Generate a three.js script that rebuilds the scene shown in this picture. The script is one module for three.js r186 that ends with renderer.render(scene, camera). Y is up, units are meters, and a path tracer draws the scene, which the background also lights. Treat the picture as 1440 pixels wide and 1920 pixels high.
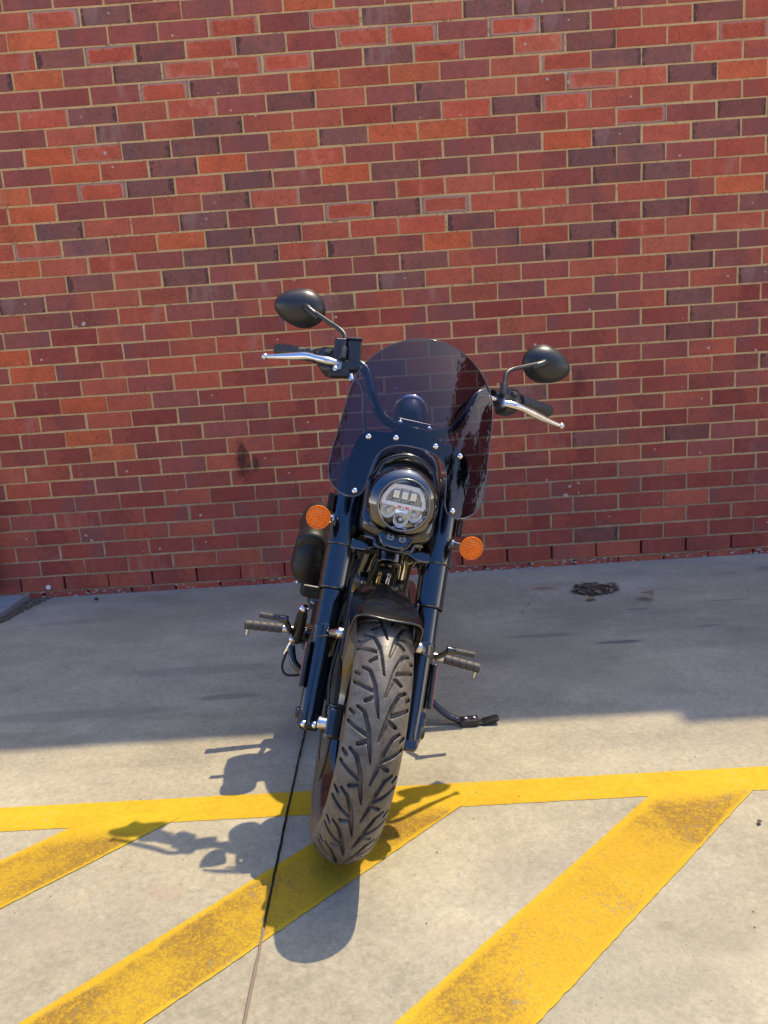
import * as THREE from 'three';
import { mergeGeometries, toCreasedNormals } from 'three/addons/utils/BufferGeometryUtils.js';
import { RoundedBoxGeometry } from 'three/addons/geometries/RoundedBoxGeometry.js';

// ------------------------------------------------------------------ camera, sky, sun, exposure
const scene = new THREE.Scene();
const camera = new THREE.PerspectiveCamera(65.24, 3 / 4, 0.05, 400);
camera.position.set(0.1252, 1.2337, 4.1642);
camera.rotation.set(-0.20724, 0.01665, -0.06655, 'YXZ');
scene.add(camera);
const SUN_DIR = new THREE.Vector3(0.345, 0.901, -0.263).normalize();
const SKY_K = 1.0;
{
  const w = 512, h = 256, d = new Float32Array(w * h * 4);
  const zen = [0.06, 0.185, 0.55], mid = [0.13, 0.30, 0.72], hor = [2.3, 2.12, 1.82];
  for (let j = 0; j < h; j++) for (let i = 0; i < w; i++) {
    const el = ((j + .5) / h - .5) * Math.PI, az = ((i + .5) / w - .5) * 2 * Math.PI;
    const y = Math.sin(el), x = Math.cos(el) * Math.cos(az), z = Math.cos(el) * Math.sin(az);
    const t = Math.max(0, y), a = Math.pow(1 - t, 7.5), b = Math.pow(1 - t, 2);
    const s = Math.max(0, x * SUN_DIR.x + y * SUN_DIR.y + z * SUN_DIR.z);
    const glow = 1.0 * Math.pow(s, 5) + 2.2 * Math.pow(s, 40);
    for (let c = 0; c < 3; c++) {
      let v = zen[c] + (mid[c] - zen[c]) * b; v += (hor[c] - v) * a; v += glow * [.95, .95, .92][c];
      d[(j * w + i) * 4 + c] = v * SKY_K;
    }
    d[(j * w + i) * 4 + 3] = 1;
  }
  const t = new THREE.DataTexture(d, w, h, THREE.RGBAFormat, THREE.FloatType);
  t.mapping = THREE.EquirectangularReflectionMapping; t.magFilter = t.minFilter = THREE.LinearFilter; t.needsUpdate = true;
  scene.background = t; scene.environment = t;
}
const sun = new THREE.DirectionalLight(0xffecc8, 3.3);
sun.target.position.set(0, 0, 1.5); sun.position.copy(SUN_DIR).multiplyScalar(20).add(sun.target.position);
sun.castShadow = true; sun.shadow.mapSize.set(4096, 4096);
Object.assign(sun.shadow.camera, { left: -9, right: 9, top: 9, bottom: -9, near: 1, far: 60 });
scene.add(sun, sun.target);
const renderer = new THREE.WebGLRenderer({ antialias: true });
renderer.toneMapping = THREE.LinearToneMapping; renderer.toneMappingExposure = 1.68;
renderer.shadowMap.enabled = true;

// ------------------------------------------------------------------ helpers
let seed = 7;
const rnd = () => { seed |= 0; seed = seed + 0x6D2B79F5 | 0; let t = Math.imul(seed ^ seed >>> 15, 1 | seed); t = t + Math.imul(t ^ t >>> 7, 61 | t) ^ t; return ((t ^ t >>> 14) >>> 0) / 4294967296; };
const rr = (a, b) => a + (b - a) * rnd();
const V = (x, y, z) => new THREE.Vector3(x, y, z);
const sm = (a, b, x) => { const t = Math.min(1, Math.max(0, (x - a) / (b - a))); return t * t * (3 - 2 * t); };
function lattice(n, m) { const a = new Float32Array(n * m); for (let i = 0; i < a.length; i++) a[i] = rnd(); return { a, n, m }; }
function lat(L, x, y) { // tileable smooth value noise; x, y in cells
  const xi = Math.floor(x), yi = Math.floor(y), fx = x - xi, fy = y - yi, ux = fx * fx * (3 - 2 * fx), uy = fy * fy * (3 - 2 * fy);
  const x0 = ((xi % L.n) + L.n) % L.n, x1 = (x0 + 1) % L.n, y0 = ((yi % L.m) + L.m) % L.m, y1 = (y0 + 1) % L.m;
  const a = L.a[y0 * L.n + x0], b = L.a[y0 * L.n + x1], c = L.a[y1 * L.n + x0], d = L.a[y1 * L.n + x1];
  return (a + (b - a) * ux) * (1 - uy) + (c + (d - c) * ux) * uy;
}
function fbm(n, oct) { // returns f(u,v) for u,v in 0..1
  const Ls = []; for (let k = 0; k < oct; k++) Ls.push(lattice(n << k, n << k));
  return (u, v) => { let s = 0, w = .5, t = 0; for (let k = 0; k < oct; k++) { s += w * lat(Ls[k], u * (n << k), v * (n << k)); t += w; w *= .55; } return s / t; };
}
const toS = v => Math.max(0, Math.min(255, 255 * (v <= .0031308 ? 12.92 * v : 1.055 * Math.pow(v, 1 / 2.4) - .055)));
function colourTex(w, h, f, alpha) { // f(i,j) -> linear [r,g,b,(a)]
  const d = new Uint8Array(w * h * 4);
  for (let j = 0; j < h; j++) for (let i = 0; i < w; i++) { const c = f(i, j), k = (j * w + i) * 4; d[k] = toS(c[0]); d[k + 1] = toS(c[1]); d[k + 2] = toS(c[2]); d[k + 3] = alpha ? c[3] * 255 : 255; }
  const t = new THREE.DataTexture(d, w, h); t.colorSpace = THREE.SRGBColorSpace; t.magFilter = THREE.LinearFilter; t.minFilter = THREE.LinearMipmapLinearFilter; t.generateMipmaps = true; t.needsUpdate = true; return t;
}
function greyTex(w, h, f) {
  const d = new Uint8Array(w * h * 4);
  for (let j = 0; j < h; j++) for (let i = 0; i < w; i++) { const k = (j * w + i) * 4; d[k] = d[k + 1] = d[k + 2] = Math.max(0, Math.min(255, f(i, j) * 255)); d[k + 3] = 255; }
  const t = new THREE.DataTexture(d, w, h); t.magFilter = THREE.LinearFilter; t.minFilter = THREE.LinearMipmapLinearFilter; t.generateMipmaps = true; t.needsUpdate = true; return t;
}
const lin = (r, g, b) => new THREE.Color().setRGB(r, g, b);
const std = (c, roughness, metalness = 0, o = {}) => new THREE.MeshStandardMaterial({ color: lin(...c), roughness, metalness, ...o });
const phy = (c, roughness, metalness = 0, o = {}) => new THREE.MeshPhysicalMaterial({ color: lin(...c), roughness, metalness, ...o });
function clean(g) { let q = g.index ? g.toNonIndexed() : g; for (const k of Object.keys(q.attributes)) if (!['position', 'normal', 'uv'].includes(k)) q.deleteAttribute(k); if (!q.attributes.normal) q.computeVertexNormals(); if (!q.attributes.uv) q.setAttribute('uv', new THREE.BufferAttribute(new Float32Array(q.attributes.position.count * 2), 2)); return q; }
const merge = gs => gs.length === 1 ? gs[0] : mergeGeometries(gs.map(clean));
const names = {};
function mesh(name, g, m, parent) { const o = new THREE.Mesh(Array.isArray(g) ? merge(g) : g, m); o.name = name; o.castShadow = o.receiveShadow = true; if (parent) parent.add(o); return o; }
function group(name, parent) { const o = new THREE.Group(); o.name = name; if (parent) parent.add(o); return o; }
function tag(o, label, category, grp) { o.userData.label = label; if (category) o.userData.category = category; if (grp) o.userData.group = grp; return o; }
const box = (w, h, d, x = 0, y = 0, z = 0, r = 0) => (r ? new RoundedBoxGeometry(w, h, d, 3, r) : new THREE.BoxGeometry(w, h, d)).translate(x, y, z);
const tube = (pts, r, seg = 40, rad = 14) => new THREE.TubeGeometry(new THREE.CatmullRomCurve3(pts.map(p => V(...p)), false, 'centripetal'), seg, r, rad);
function place(g, from, dir) { const q = new THREE.Quaternion().setFromUnitVectors(V(0, 1, 0), V(...dir).normalize()); return g.applyQuaternion(q).translate(...from); }
const lathe = (prof, from, dir, seg = 40) => place(new THREE.LatheGeometry(prof.map(p => new THREE.Vector2(...p)), seg), from, dir); // prof [r, along]
function rod(a, b, r, r2 = r, seg = 20) { const d = V(...b).sub(V(...a)), l = d.length(); return lathe([[0, 0], [r * .8, 0], [r, Math.min(r * .2, l / 4)], [r2, l - Math.min(r2 * .2, l / 4)], [r2 * .8, l], [0, l]], a, d.toArray(), seg); }
function extrude(pts, depth, bevel = 0, holes = []) {
  const s = pts instanceof THREE.Shape ? pts : new THREE.Shape(pts.map(p => new THREE.Vector2(...p)));
  for (const h of holes) s.holes.push(new THREE.Path(h.map(p => new THREE.Vector2(...p))));
  return new THREE.ExtrudeGeometry(s, { depth, bevelEnabled: bevel > 0, bevelThickness: bevel, bevelSize: bevel, bevelOffset: -bevel, bevelSegments: 3, curveSegments: 24 });
}
function smoothLoop(pts, n, closed = true) { return new THREE.CatmullRomCurve3(pts.map(p => V(p[0], p[1], 0)), closed, 'centripetal').getPoints(n).slice(0, closed ? n : n + 1).map(p => [p.x, p.y]); }
const sphere = (r, x, y, z, sx = 1, sy = 1, sz = 1) => new THREE.SphereGeometry(r, 32, 20).scale(sx, sy, sz).translate(x, y, z);
const X0 = -1.7; // the brickwork and the ground were measured with x = 0 at a joint of the wall; the scene's origin is 1.7 m right of it

// ------------------------------------------------------------------ ground
const GS = 5, gx0 = -0.6, gz0 = -0.5; // texture patch, metres
const f4 = fbm(4, 5), f9 = fbm(9, 6), f40 = fbm(40, 5), f150 = fbm(150, 3), fA = fbm(6, 5), fB = fbm(24, 4);
const blob = (x, z, cx, cz, rx, rz, w) => { const q = Math.hypot((x - cx) / rx, (z - cz) / rz) + (w - .5) * 1.1; return 1 - sm(.45, 1, q); };
const marks = [[2.52, .368, .075, .05, [.20, .10, .06], .8], [2.52, .368, .13, .07, [.30, .2, .14], .45], [2.76, .45, .16, .11, [.17, .14, .11], .5], [2.40, 1.0, .2, .03, [.10, .10, .10], .45], [2.68, 1.12, .12, .022, [.08, .08, .08], .7], [2.1, 1.2, .3, .05, [.17, .16, .15], .4], [1.0, 1.15, .4, .06, [.16, .15, .14], .35], [.6, 1.5, .5, .05, [.15, .15, .14], .35], [1.15, 1.42, .14, .03, [.1, .1, .1], .5], [2.333, 2.695, .03, .02, [.2, .165, .12], .45], [2.29, 2.483, .02, .018, [.17, .17, .16], .9], [3.9, .3, .3, .12, [.13, .1, .09], .5],
[1.22, 2.50, .06, .04, [.32, .22, .16], .35], [.95, 2.6, .22, .1, [.27, .23, .18], .5], [2.45, 2.75, .1, .06, [.24, .21, .16], .3], [2.5, 2.9, .05, .03, [.2, .15, .12], .7], [2.1, 2.5, .22, .15, [.3, .26, .2], .45], [3.1, 1.0, .07, .014, [.12, .12, .12], .6], [2.87, .75, .06, .012, [.13, .12, .12], .6], [3.3, .7, .16, .01, [.13, .12, .12], .6], [.15, .45, .2, .05, [.22, .2, .18], .4], [.0, .3, .3, .1, [.25, .23, .2], .35], [1.9, 2.68, .09, .05, [.34, .29, .21], .5]];
const f400 = fbm(400, 2), f1k = fbm(1024, 1), f16 = fbm(16, 7);
const groundMap = colourTex(2048, 2048, (i, j) => {
  const u = i / 2048, v = j / 2048, x = gx0 + u * GS, z = gz0 + v * GS;
  const a = f4(u, v), b = f9(u, v * 2), w = f40(v, u), g = f400(u, v), h = f1k(u, v);
  const sw = f16(u * 1 + .06 * (b - .5) + .03 * (w - .5), v * 2 + .10 * (a - .5)), e = fA(u + b * .05, v * 3 + w * .03); // trowel marks run along the wall
  let k = .92 + .14 * (a - .5) + .18 * (b - .5) + .40 * (sw - .5) + .26 * (w - .5) + .26 * (g - .5) + .20 * (h - .5);
  const dk = Math.max(0, f9(v + .02 * w, u) - .52) * 1.5 * Math.max(0, w + g * .4 - .45) * 3; k *= 1 - Math.min(.2, dk * .6);
  const tint = (f9(u, v) - .5) * .16;
  let sc = sm(.56, .74, e * .7 + sw * .3) * (.5 + .5 * w); if (z > 1.9) sc *= .3; k *= 1 - .34 * sc;
  if (h > .93 && g > .5) k *= .62; if (h < .06 && g < .5) k *= 1.18;
  let col = [.384 * k * (1 + tint * .4), .345 * k, .248 * k * (1 - tint * .8)];
  const w2 = g * .5 + h * .5;
  for (const m of marks) { if (Math.abs(x - m[0]) > m[2] * 1.6 || Math.abs(z - m[1]) > m[3] * 1.6) continue; const q = blob(x, z, m[0], m[1], m[2], m[3], w * .6 + sw * .3 + w2 * .1) * m[5] * (.5 + w2); for (let n = 0; n < 3; n++) col[n] += (m[4][n] * (.75 + .5 * w2) - col[n]) * Math.min(1, q); }
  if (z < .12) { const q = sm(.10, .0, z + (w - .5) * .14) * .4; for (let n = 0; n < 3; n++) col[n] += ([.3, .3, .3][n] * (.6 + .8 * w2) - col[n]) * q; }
  return col;
});
groundMap.wrapS = groundMap.wrapT = THREE.MirroredRepeatWrapping;
const groundBump = greyTex(1024, 1024, (i, j) => { const u = i / 1024, v = j / 1024; return .35 * f40(u, v) + .35 * f150(u, v) + .3 * f400(u, v); });
groundBump.wrapS = groundBump.wrapT = THREE.RepeatWrapping; groundBump.repeat.set(2, 2);
const M = {};
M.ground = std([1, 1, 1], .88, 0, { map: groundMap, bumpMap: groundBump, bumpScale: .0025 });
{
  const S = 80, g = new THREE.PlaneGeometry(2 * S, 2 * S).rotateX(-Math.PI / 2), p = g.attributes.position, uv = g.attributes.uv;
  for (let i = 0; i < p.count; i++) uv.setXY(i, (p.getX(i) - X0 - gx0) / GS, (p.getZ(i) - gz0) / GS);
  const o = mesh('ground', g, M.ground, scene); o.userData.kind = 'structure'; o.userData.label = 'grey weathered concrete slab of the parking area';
}
// painted markings: sheets 4 mm above the slab
const hash = (i, j) => { let t = Math.imul(i + 1, 374761393) + Math.imul(j + 7, 668265263) | 0; t = Math.imul(t ^ t >>> 13, 1274126177); return ((t ^ t >>> 16) >>> 0) / 4294967296; };
const paintMap = colourTex(2048, 2048, (i, j) => {
  const u = i / 2048, v = j / 2048, x = gx0 + u * GS, z = gz0 + v * GS;
  const g = f400(u, v), c = f40(u, v), a = f9(u, v), h = .45 * f1k(u + .37, v + .11) + .55 * hash(i, j), o = f16(v, u);
  const diag = sm(2.18, 2.30, z + (c - .5) * .12);
  let dirt = (.44 + .60 * sm(.36, .66, a * .6 + o * .4 + (c - .5) * .25)) * diag + .16 * sm(.5, .7, o);
  const s = x + z; let e = 1; for (const [lo, hi] of [[3.90, 4.163], [4.67, 4.948], [3.095, 3.37]]) { if (s > lo - .02 && s < hi + .02) { const q = Math.min((s - lo) * .8, hi - s) / 1.414; e = sm(.003, .02, q + (c - .5) * .024); } }
  dirt = Math.min(1, dirt * (.3 + .7 * e));
  const speck = sm(.40, .78, h * .62 + g * .38 + (dirt - .5) * .34) * dirt;
  const yel = [.56 + .10 * (o - .5), .355 + .08 * (a - .5), .020], brn = [.20, .115, .028], mid = [.44, .262, .022];
  const col = []; for (let n = 0; n < 3; n++) { let q = yel[n] + (mid[n] - yel[n]) * dirt * .75; q += (brn[n] - q) * speck * .85; col[n] = q * (.95 + .25 * (c - .5) + .22 * (g - .5)); }
  const chip = h * .5 + g * .5; if (chip > .80 || chip > .70 && c > .62) for (let n = 0; n < 3; n++) col[n] = col[n] * .4 + [.3, .26, .2][n] * .5;
  return col;
});
paintMap.wrapS = paintMap.wrapT = THREE.MirroredRepeatWrapping;
M.paint = phy([1, 1, 1], .75, 0, { specularIntensity: .35, map: paintMap, bumpMap: groundBump, bumpScale: .002 });
function stripe(name, pts, y, label) { // polygon of (x, z) with slightly uneven edges
  const out = [];
  for (let i = 0; i < pts.length; i++) { const a = pts[i], b = pts[(i + 1) % pts.length], n = Math.max(2, Math.ceil(Math.hypot(b[0] - a[0], b[1] - a[1]) / .018)); for (let k = 0; k < n; k++) { const t = k / n, j = k ? .0012 : 0; out.push([a[0] + (b[0] - a[0]) * t + rr(-j, j), a[1] + (b[1] - a[1]) * t + rr(-j, j)]); } }
  const g = new THREE.ShapeGeometry(new THREE.Shape(out.map(p => new THREE.Vector2(p[0] + X0, -p[1])))).rotateX(-Math.PI / 2).translate(0, y, 0);
  const p = g.attributes.position, uv = g.attributes.uv;
  for (let i = 0; i < p.count; i++) uv.setXY(i, (p.getX(i) - X0 - gx0) / GS, (p.getZ(i) - gz0) / GS);
  const o = mesh(name, g, M.paint, scene); o.userData.kind = 'structure'; o.userData.label = label; return o;
}
stripe('painted_line', [[-1.5, 2.078], [4.9, 2.117], [4.9, 2.229], [-1.5, 2.202]], .0012, 'long yellow painted line across the slab, parallel to the wall');
const diag = (lo, hi, label) => { const z0 = 2.19, z1 = 3.6; stripe('painted_stripe', [[lo - z0, z0], [hi - z0, z0], [hi - z1, z1], [lo - z1, z1]], .0024, label); };
diag(3.90, 4.163, 'worn yellow diagonal stripe that passes under the front tyre');
diag(4.67, 4.948, 'worn yellow diagonal stripe right of the motorcycle');
diag(3.095, 3.37, 'worn yellow diagonal stripe at the left edge, under the mirror shadow');
// control joint with its sealant
function strip(name, x, z0, z1, w, h, m, y = .0005) {
  const n = Math.ceil((z1 - z0) / .02), pos = [], idx = [];
  for (let i = 0; i <= n; i++) { const z = z0 + (z1 - z0) * i / n, c = x + rr(-.0006, .0006) + .0012 * Math.sin(z * 5), k = w * rr(.8, 1.1), hh = h * rr(.7, 1.1); pos.push(c - k, y, z, c - k * .5, y + hh, z, c + k * .5, y + hh, z, c + k, y, z); if (i) for (let q = 0; q < 3; q++) { const a = (i - 1) * 4 + q, b = a + 4; idx.push(a, b, a + 1, a + 1, b, b + 1); } }
  const g = new THREE.BufferGeometry(); g.setAttribute('position', new THREE.Float32BufferAttribute(pos, 3)); g.setIndex(idx); g.computeVertexNormals(); return mesh(name, g, m, scene);
}
const seal = strip('joint_sealant', 1.476 + X0, .02, 2.646, .0034, .0095, std([.012, .012, .013], .6)); seal.userData = { kind: 'structure', label: 'black sealant bead in the joint of the slab' };
const gapj = strip('slab_joint', 1.476 + X0, 2.646, 4.0, .0036, .0075, std([.21, .155, .125], .95)); gapj.userData = { kind: 'structure', label: 'bare brown joint of the slab in the foreground' };

// ------------------------------------------------------------------ brick wall
const BW = .240, BH = .086, Y1 = .033; // course 1 starts at Y1
const CW = 256, CH = 85, COLS = 8, ROWS = 24;
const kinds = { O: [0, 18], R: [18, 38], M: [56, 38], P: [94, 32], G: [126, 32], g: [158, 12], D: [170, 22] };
const kindOf = n => { for (const k in kinds) if (n >= kinds[k][0] && n < kinds[k][0] + kinds[k][1]) return k; return 'R'; };
const nz1 = fbm(64, 4), nz2 = fbm(16, 4), nz3 = fbm(256, 2);
const cells = []; for (let n = 0; n < 192; n++) cells.push({ k: kindOf(n), t: rr(-1, 1), h: rr(-1, 1), l: rnd(), r: rnd(), tp: rnd(), bt: rnd(), chip: rnd(), e: rnd(), spots: Array.from({ length: 3 }, () => [rnd(), rnd(), rr(.6, 1.8)]), white: rnd() });
const brickMap = colourTex(2048, 2048, (i, j) => {
  const cx = Math.min(7, i >> 8), cy = Math.min(23, Math.floor(j / CH)), c = cells[cy * COLS + cx], x = i - cx * CW, y = j - cy * CH, u = i / 2048, v = j / 2048;
  const a = nz1(u, v), b = nz2(u, v), g = nz3(u, v), dx = Math.min(x, CW - 1 - x), dy = Math.min(y, CH - 1 - y);
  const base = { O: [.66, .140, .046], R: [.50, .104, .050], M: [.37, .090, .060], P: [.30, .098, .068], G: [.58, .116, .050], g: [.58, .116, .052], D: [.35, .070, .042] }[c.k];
  let k = 1 + .14 * c.t + .42 * (b - .5) + .30 * (a - .5) + .30 * (g - .5), col = [base[0] * k, base[1] * k * (1 + .12 * c.h), base[2] * k * (1 + .15 * c.h)];
  const put = (t, q) => { for (let n = 0; n < 3; n++) col[n] += (t[n] - col[n]) * q; };
  if (c.k === 'G' || c.k === 'g') { // fired rim: grey outer band, pale line inside it
    const big = c.k === 'G' ? 1 : .45;
    const L = (c.l > .35 ? 26 : 7) * big, R = (c.r > .35 ? 30 : 7) * big, T = (c.tp > .4 ? 17 : 5) * big, B = (c.bt > .4 ? 15 : 5) * big;
    const ddx = Math.max(0, (L - x) / L, (x - (CW - R)) / R), ddy = Math.max(0, (T - (CH - y)) / T, (B - y) / B);
    const q = Math.hypot(ddx, ddy) + (a - .5) * .5 + (b - .5) * .4;
    put([.58, .36, .27], .6 * sm(.05, .35, q) * (c.e * .6 + .4)); put(c.e > .45 ? [.33, .235, .19] : [.46, .21, .14], .85 * sm(.4, .62, q)); put([.13, .10, .085], .6 * sm(.75, .95, q + (g - .5) * .3));
  }
  if (c.k === 'P' || c.k === 'M') { // over-burnt ends, pits
    const e = Math.max(c.l > .5 ? 1 - x / 44 : 0, c.r > .4 ? 1 - (CW - 1 - x) / 44 : 0);
    if (c.k === 'P') { put([.05, .028, .028], .75 * sm(.62, .78, e * .55 + a * .75)); put([.32, .1, .05], .6 * sm(.66, .74, g * .6 + e * .25 + a * .2)); }
    put([.105, .066, .064], (c.k === 'P' ? .4 : .15) * sm(.52, .68, b));
  }
  if (c.k === 'R' || c.k === 'M' || c.k === 'D') { // flashed patches: part of a face fired darker or redder
    const q = (c.l > .5 ? x : CW - x) / CW + (b - .5) * 1.6 + (a - .5) * .5;
    if (c.tp > .62) put(c.k === 'R' ? [.37, .085, .058] : [.26, .085, .068], .7 * sm(.55, .85, q)); else if (c.tp < .22) put([.50, .105, .05], .55 * sm(.55, .9, q));
    put([.13, .05, .04], .5 * sm(.70, .80, a * .6 + g * .4));
  }
  if (c.e < .09) put([.45, .27, .22], .3 * sm(.55, .75, nz2(u * 2, v * .5))); // thin lime bloom, streaky
  const ed = Math.min(dx, dy) + (a - .5) * 5; put([.10, .055, .04], .45 * sm(2.6, .4, ed));
  for (const s of c.spots) { const q = Math.hypot(x - s[0] * CW, y - s[1] * CH); if (q < s[2]) put([.62, .5, .42], .7); }
  if (g > .90) put([.5, .36, .3], .3); if (g < .2) put([.07, .03, .03], .5);
  if (c.white > .93) { const q = Math.hypot(x - c.l * CW, (y - c.r * CH) * 1.2) + (a - .5) * 9; put([.62, .58, .55], .8 * sm(7, 4, q)); }
  return col;
});
const brickBump = greyTex(1024, 1024, (i, j) => { const u = i / 1024, v = j / 1024; return .4 * nz1(u, v) + .6 * nz3(u, v); });
M.brick = std([1, 1, 1], .82, 0, { map: brickMap, bumpMap: brickBump, bumpScale: .0014 });
const brickGeos = cells.map((c, n) => {
  const w = BW / 2 - .0047 + rr(-.0012, .0012), h = BH / 2 - .0044 + rr(-.0008, .0008), ch = .0022, D = -.022, cx = n % COLS, cy = Math.floor(n / COLS), pos = [], nor = [], uv = [];
  const jt = [0, 1, 2, 3].map(() => [rr(-.0012, .0012), rr(-.0010, .0010)]);
  const O = [[-w, -h], [w, -h], [w, h], [-w, h]].map((p, k) => [p[0] + jt[k][0], p[1] + jt[k][1]]), I = O.map(p => [p[0] - Math.sign(p[0]) * ch, p[1] - Math.sign(p[1]) * ch]);
  const P = (p, z) => V(p[0], p[1], z), quad = (a, b, c2, d) => { const nn = b.clone().sub(a).cross(d.clone().sub(a)).normalize(); for (const p of [a, b, c2, a, c2, d]) { pos.push(p.x, p.y, p.z); nor.push(nn.x, nn.y, nn.z); uv.push((cx * CW + 1 + (p.x / (2 * w) * .98 + .5) * (CW - 2)) / 2048, (cy * CH + 1 + (p.y / (2 * h) * .97 + .5) * (CH - 2)) / 2048); } };
  quad(P(I[0], 0), P(I[1], 0), P(I[2], 0), P(I[3], 0));
  for (let k = 0; k < 4; k++) { const m = (k + 1) % 4; quad(P(O[k], -ch), P(O[m], -ch), P(I[m], 0), P(I[k], 0)); quad(P(O[k], D), P(O[m], D), P(O[m], -ch), P(O[k], -ch)); }
  const g = new THREE.BufferGeometry(); g.setAttribute('position', new THREE.Float32BufferAttribute(pos, 3)); g.setAttribute('normal', new THREE.Float32BufferAttribute(nor, 3)); g.setAttribute('uv', new THREE.Float32BufferAttribute(uv, 2)); return g;
});
const WALL = group('brick_wall', scene); tag(WALL, 'tall red and purple brick wall with sandy mortar behind the motorcycle', 'wall');
const WX0 = -1.6, WX1 = 6.3, WTOP = 6.0, ROWTOP = 69;
// rows as read from the photograph, from the top of the picture down: first brick's column, then one letter a brick
const rows = {
  34: [.5, 'MMMOMMPPMRRPMORMR'], 33: [0, 'RGPMMMOMMPRRPRGRMR'], 32: [-.5, 'ROMMMGMGPRPPPMRRMR'], 31: [0, 'RPGPGPMGGMGPRRPRMP'], 30: [-.5, 'POMPGGGMPGMGPRGGRM'], 29: [0, 'MMMGPROROMRGPPgRRPM'.slice(0, 18)],
  28: [-.5, 'RgPRgMPRMPRRGgPORRM'], 27: [0, 'MRPRPRRRPgPGRRRRMP'], 26: [-.5, 'MOGPPMOPOOMRRGMPMR'], 25: [0, 'MORPOMgMMMPOPRPMRR'], 24: [-.5, 'ORGPRPMOPMMMPPMRRM'],
  23: [-1, 'ROMMRPgMMgRRMPPRRMM'], 22: [-.5, 'OPRRPMMGPGRgMRMOPRM'], 21: [-1, 'RGPROPPRRgPRRMPMPRM'], 20: [-.5, 'ORgMPPRPMOPRPgRgRMP'], 19: [-1, 'MRPRPMMMMPRMPRRPMRP'], 18: [-.5, 'PMRRPMRMPRRMRRPMRM'], 17: [-1, 'RMMRMMRPRMRMRMMRPRM'], 16: [-.5, 'PRRRPMRMRMRRMRPMRMR'],
  15: [-1, 'ORMRRRRMRMRRMMRPMRMM'], 14: [-.5, 'ORRRRRRMRRMMRPPMRPM'], 13: [-1, 'RRRMRRRRMRMRPMPRMPR'], 12: [-.5, 'RORMRRRRMRMRMRRMPRM'], 11: [-1, 'RRRRRMRRMRMPMPRRMRP'], 10: [-.5, 'RORRPMRMRMRMRMRRPMR'], 9: [-1, 'RRORRRRRMRRMMPRMRPM'], 8: [-.5, 'RRRMRRMRRMRRPMPPMRP'],
  7: [-1, 'RRMRRRRMRRRMRRRMRRM'], 6: [-.5, 'RRRRRMRRRMRRPMRRPRM'], 5: [-1, 'MRRRMRRRRRMRRRMRRRM'], 4: [-.5, 'RMRRMMRRMRRMRRRRMRR'], 3: [-1, 'MRRRRRRMRRRRRMRRRRR'], 2: [-.5, 'RRRRRMRRRMRRPRRRRMR'], 1: [-1, 'RRRRRRRRRRRRMRRRRRR'], 0: [-.5, 'RRRRRRRRRRRRRRRRRRRR'],
};
let nBrick = 0; const stuffBricks = [];
const pick = k => { const [a, n] = kinds[k]; return a + Math.floor(rnd() * n); };
const visible = r => r >= 17 && r <= 34; // these courses show largest: each brick a part
for (let r = 0; r <= ROWTOP + 3; r++) {
  const off = r % 2 ? 0 : .5;
  for (let c = Math.floor(WX0 / BW) + off; c * BW < WX1; c++) {
    if (r > ROWTOP && c * BW < 5.09) continue;
    const spec = rows[r]; let k, inPic = false;
    if (spec) { const i = Math.round(c - spec[0]); if (i >= 0 && i < spec[1].length) { k = spec[1][i]; inPic = i < 17; } }
    if (!k) { const q = rnd(), low = r < 17; k = low ? (q < .62 ? 'R' : q < .92 ? 'M' : 'P') : (q < .1 ? 'O' : q < .42 ? 'R' : q < .68 ? 'M' : q < .86 ? 'P' : 'G'); }
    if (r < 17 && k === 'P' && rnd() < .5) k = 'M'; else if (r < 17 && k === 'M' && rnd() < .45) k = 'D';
    if (k === 'R' && rnd() < (r < 11 ? .75 : r < 17 ? .45 : r < 22 ? .15 : 0)) k = 'D'; // lower courses are plainer; darker reds also paint in their weaker bounce light
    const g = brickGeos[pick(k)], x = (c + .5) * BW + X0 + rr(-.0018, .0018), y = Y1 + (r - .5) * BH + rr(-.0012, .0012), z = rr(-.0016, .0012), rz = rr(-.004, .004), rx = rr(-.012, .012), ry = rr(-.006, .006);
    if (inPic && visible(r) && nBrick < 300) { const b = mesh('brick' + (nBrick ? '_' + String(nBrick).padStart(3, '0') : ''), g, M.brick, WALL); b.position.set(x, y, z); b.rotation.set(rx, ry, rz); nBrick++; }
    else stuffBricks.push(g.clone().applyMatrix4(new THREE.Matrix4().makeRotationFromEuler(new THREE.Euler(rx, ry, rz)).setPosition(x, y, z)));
  }
}
const rest = mesh('other_bricks', mergeGeometries(stuffBricks), M.brick, WALL); rest.userData.kind = 'stuff';
// mortar: a bed 5 mm behind the brick faces; the lowest course keeps open weep slots
const mortarMap = colourTex(1024, 1024, (i, j) => { const u = i / 1024, v = j / 1024, a = nz2(u, v), g = nz3(u, v), b = nz1(u, v); let k = 1 + .4 * (a - .5) + .4 * (g - .5) + .3 * (b - .5); const d = sm(.60, .74, a * .5 + b * .5) * .5; return [.68 * k * (1 - d), .44 * k * (1 - d), .19 * k * (1 - d * .8)]; });
mortarMap.wrapS = mortarMap.wrapT = THREE.RepeatWrapping;
const mortarLow = colourTex(512, 512, (i, j) => { const u = i / 512, v = j / 512, a = nz2(u, v), g = nz3(u, v); const k = .8 + .5 * (a - .5) + .6 * (g - .5); return [.56 * k, .395 * k, .215 * k]; });  // darker mortar for the low courses: dimmer light there put into its colour
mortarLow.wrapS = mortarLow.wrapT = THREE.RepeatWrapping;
M.mortar = std([1, 1, 1], .95, 0, { map: mortarMap, bumpMap: brickBump, bumpScale: .003 });
M.mortarLow = std([1, 1, 1], .95, 0, { map: mortarLow, bumpMap: brickBump, bumpScale: .003 });
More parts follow.
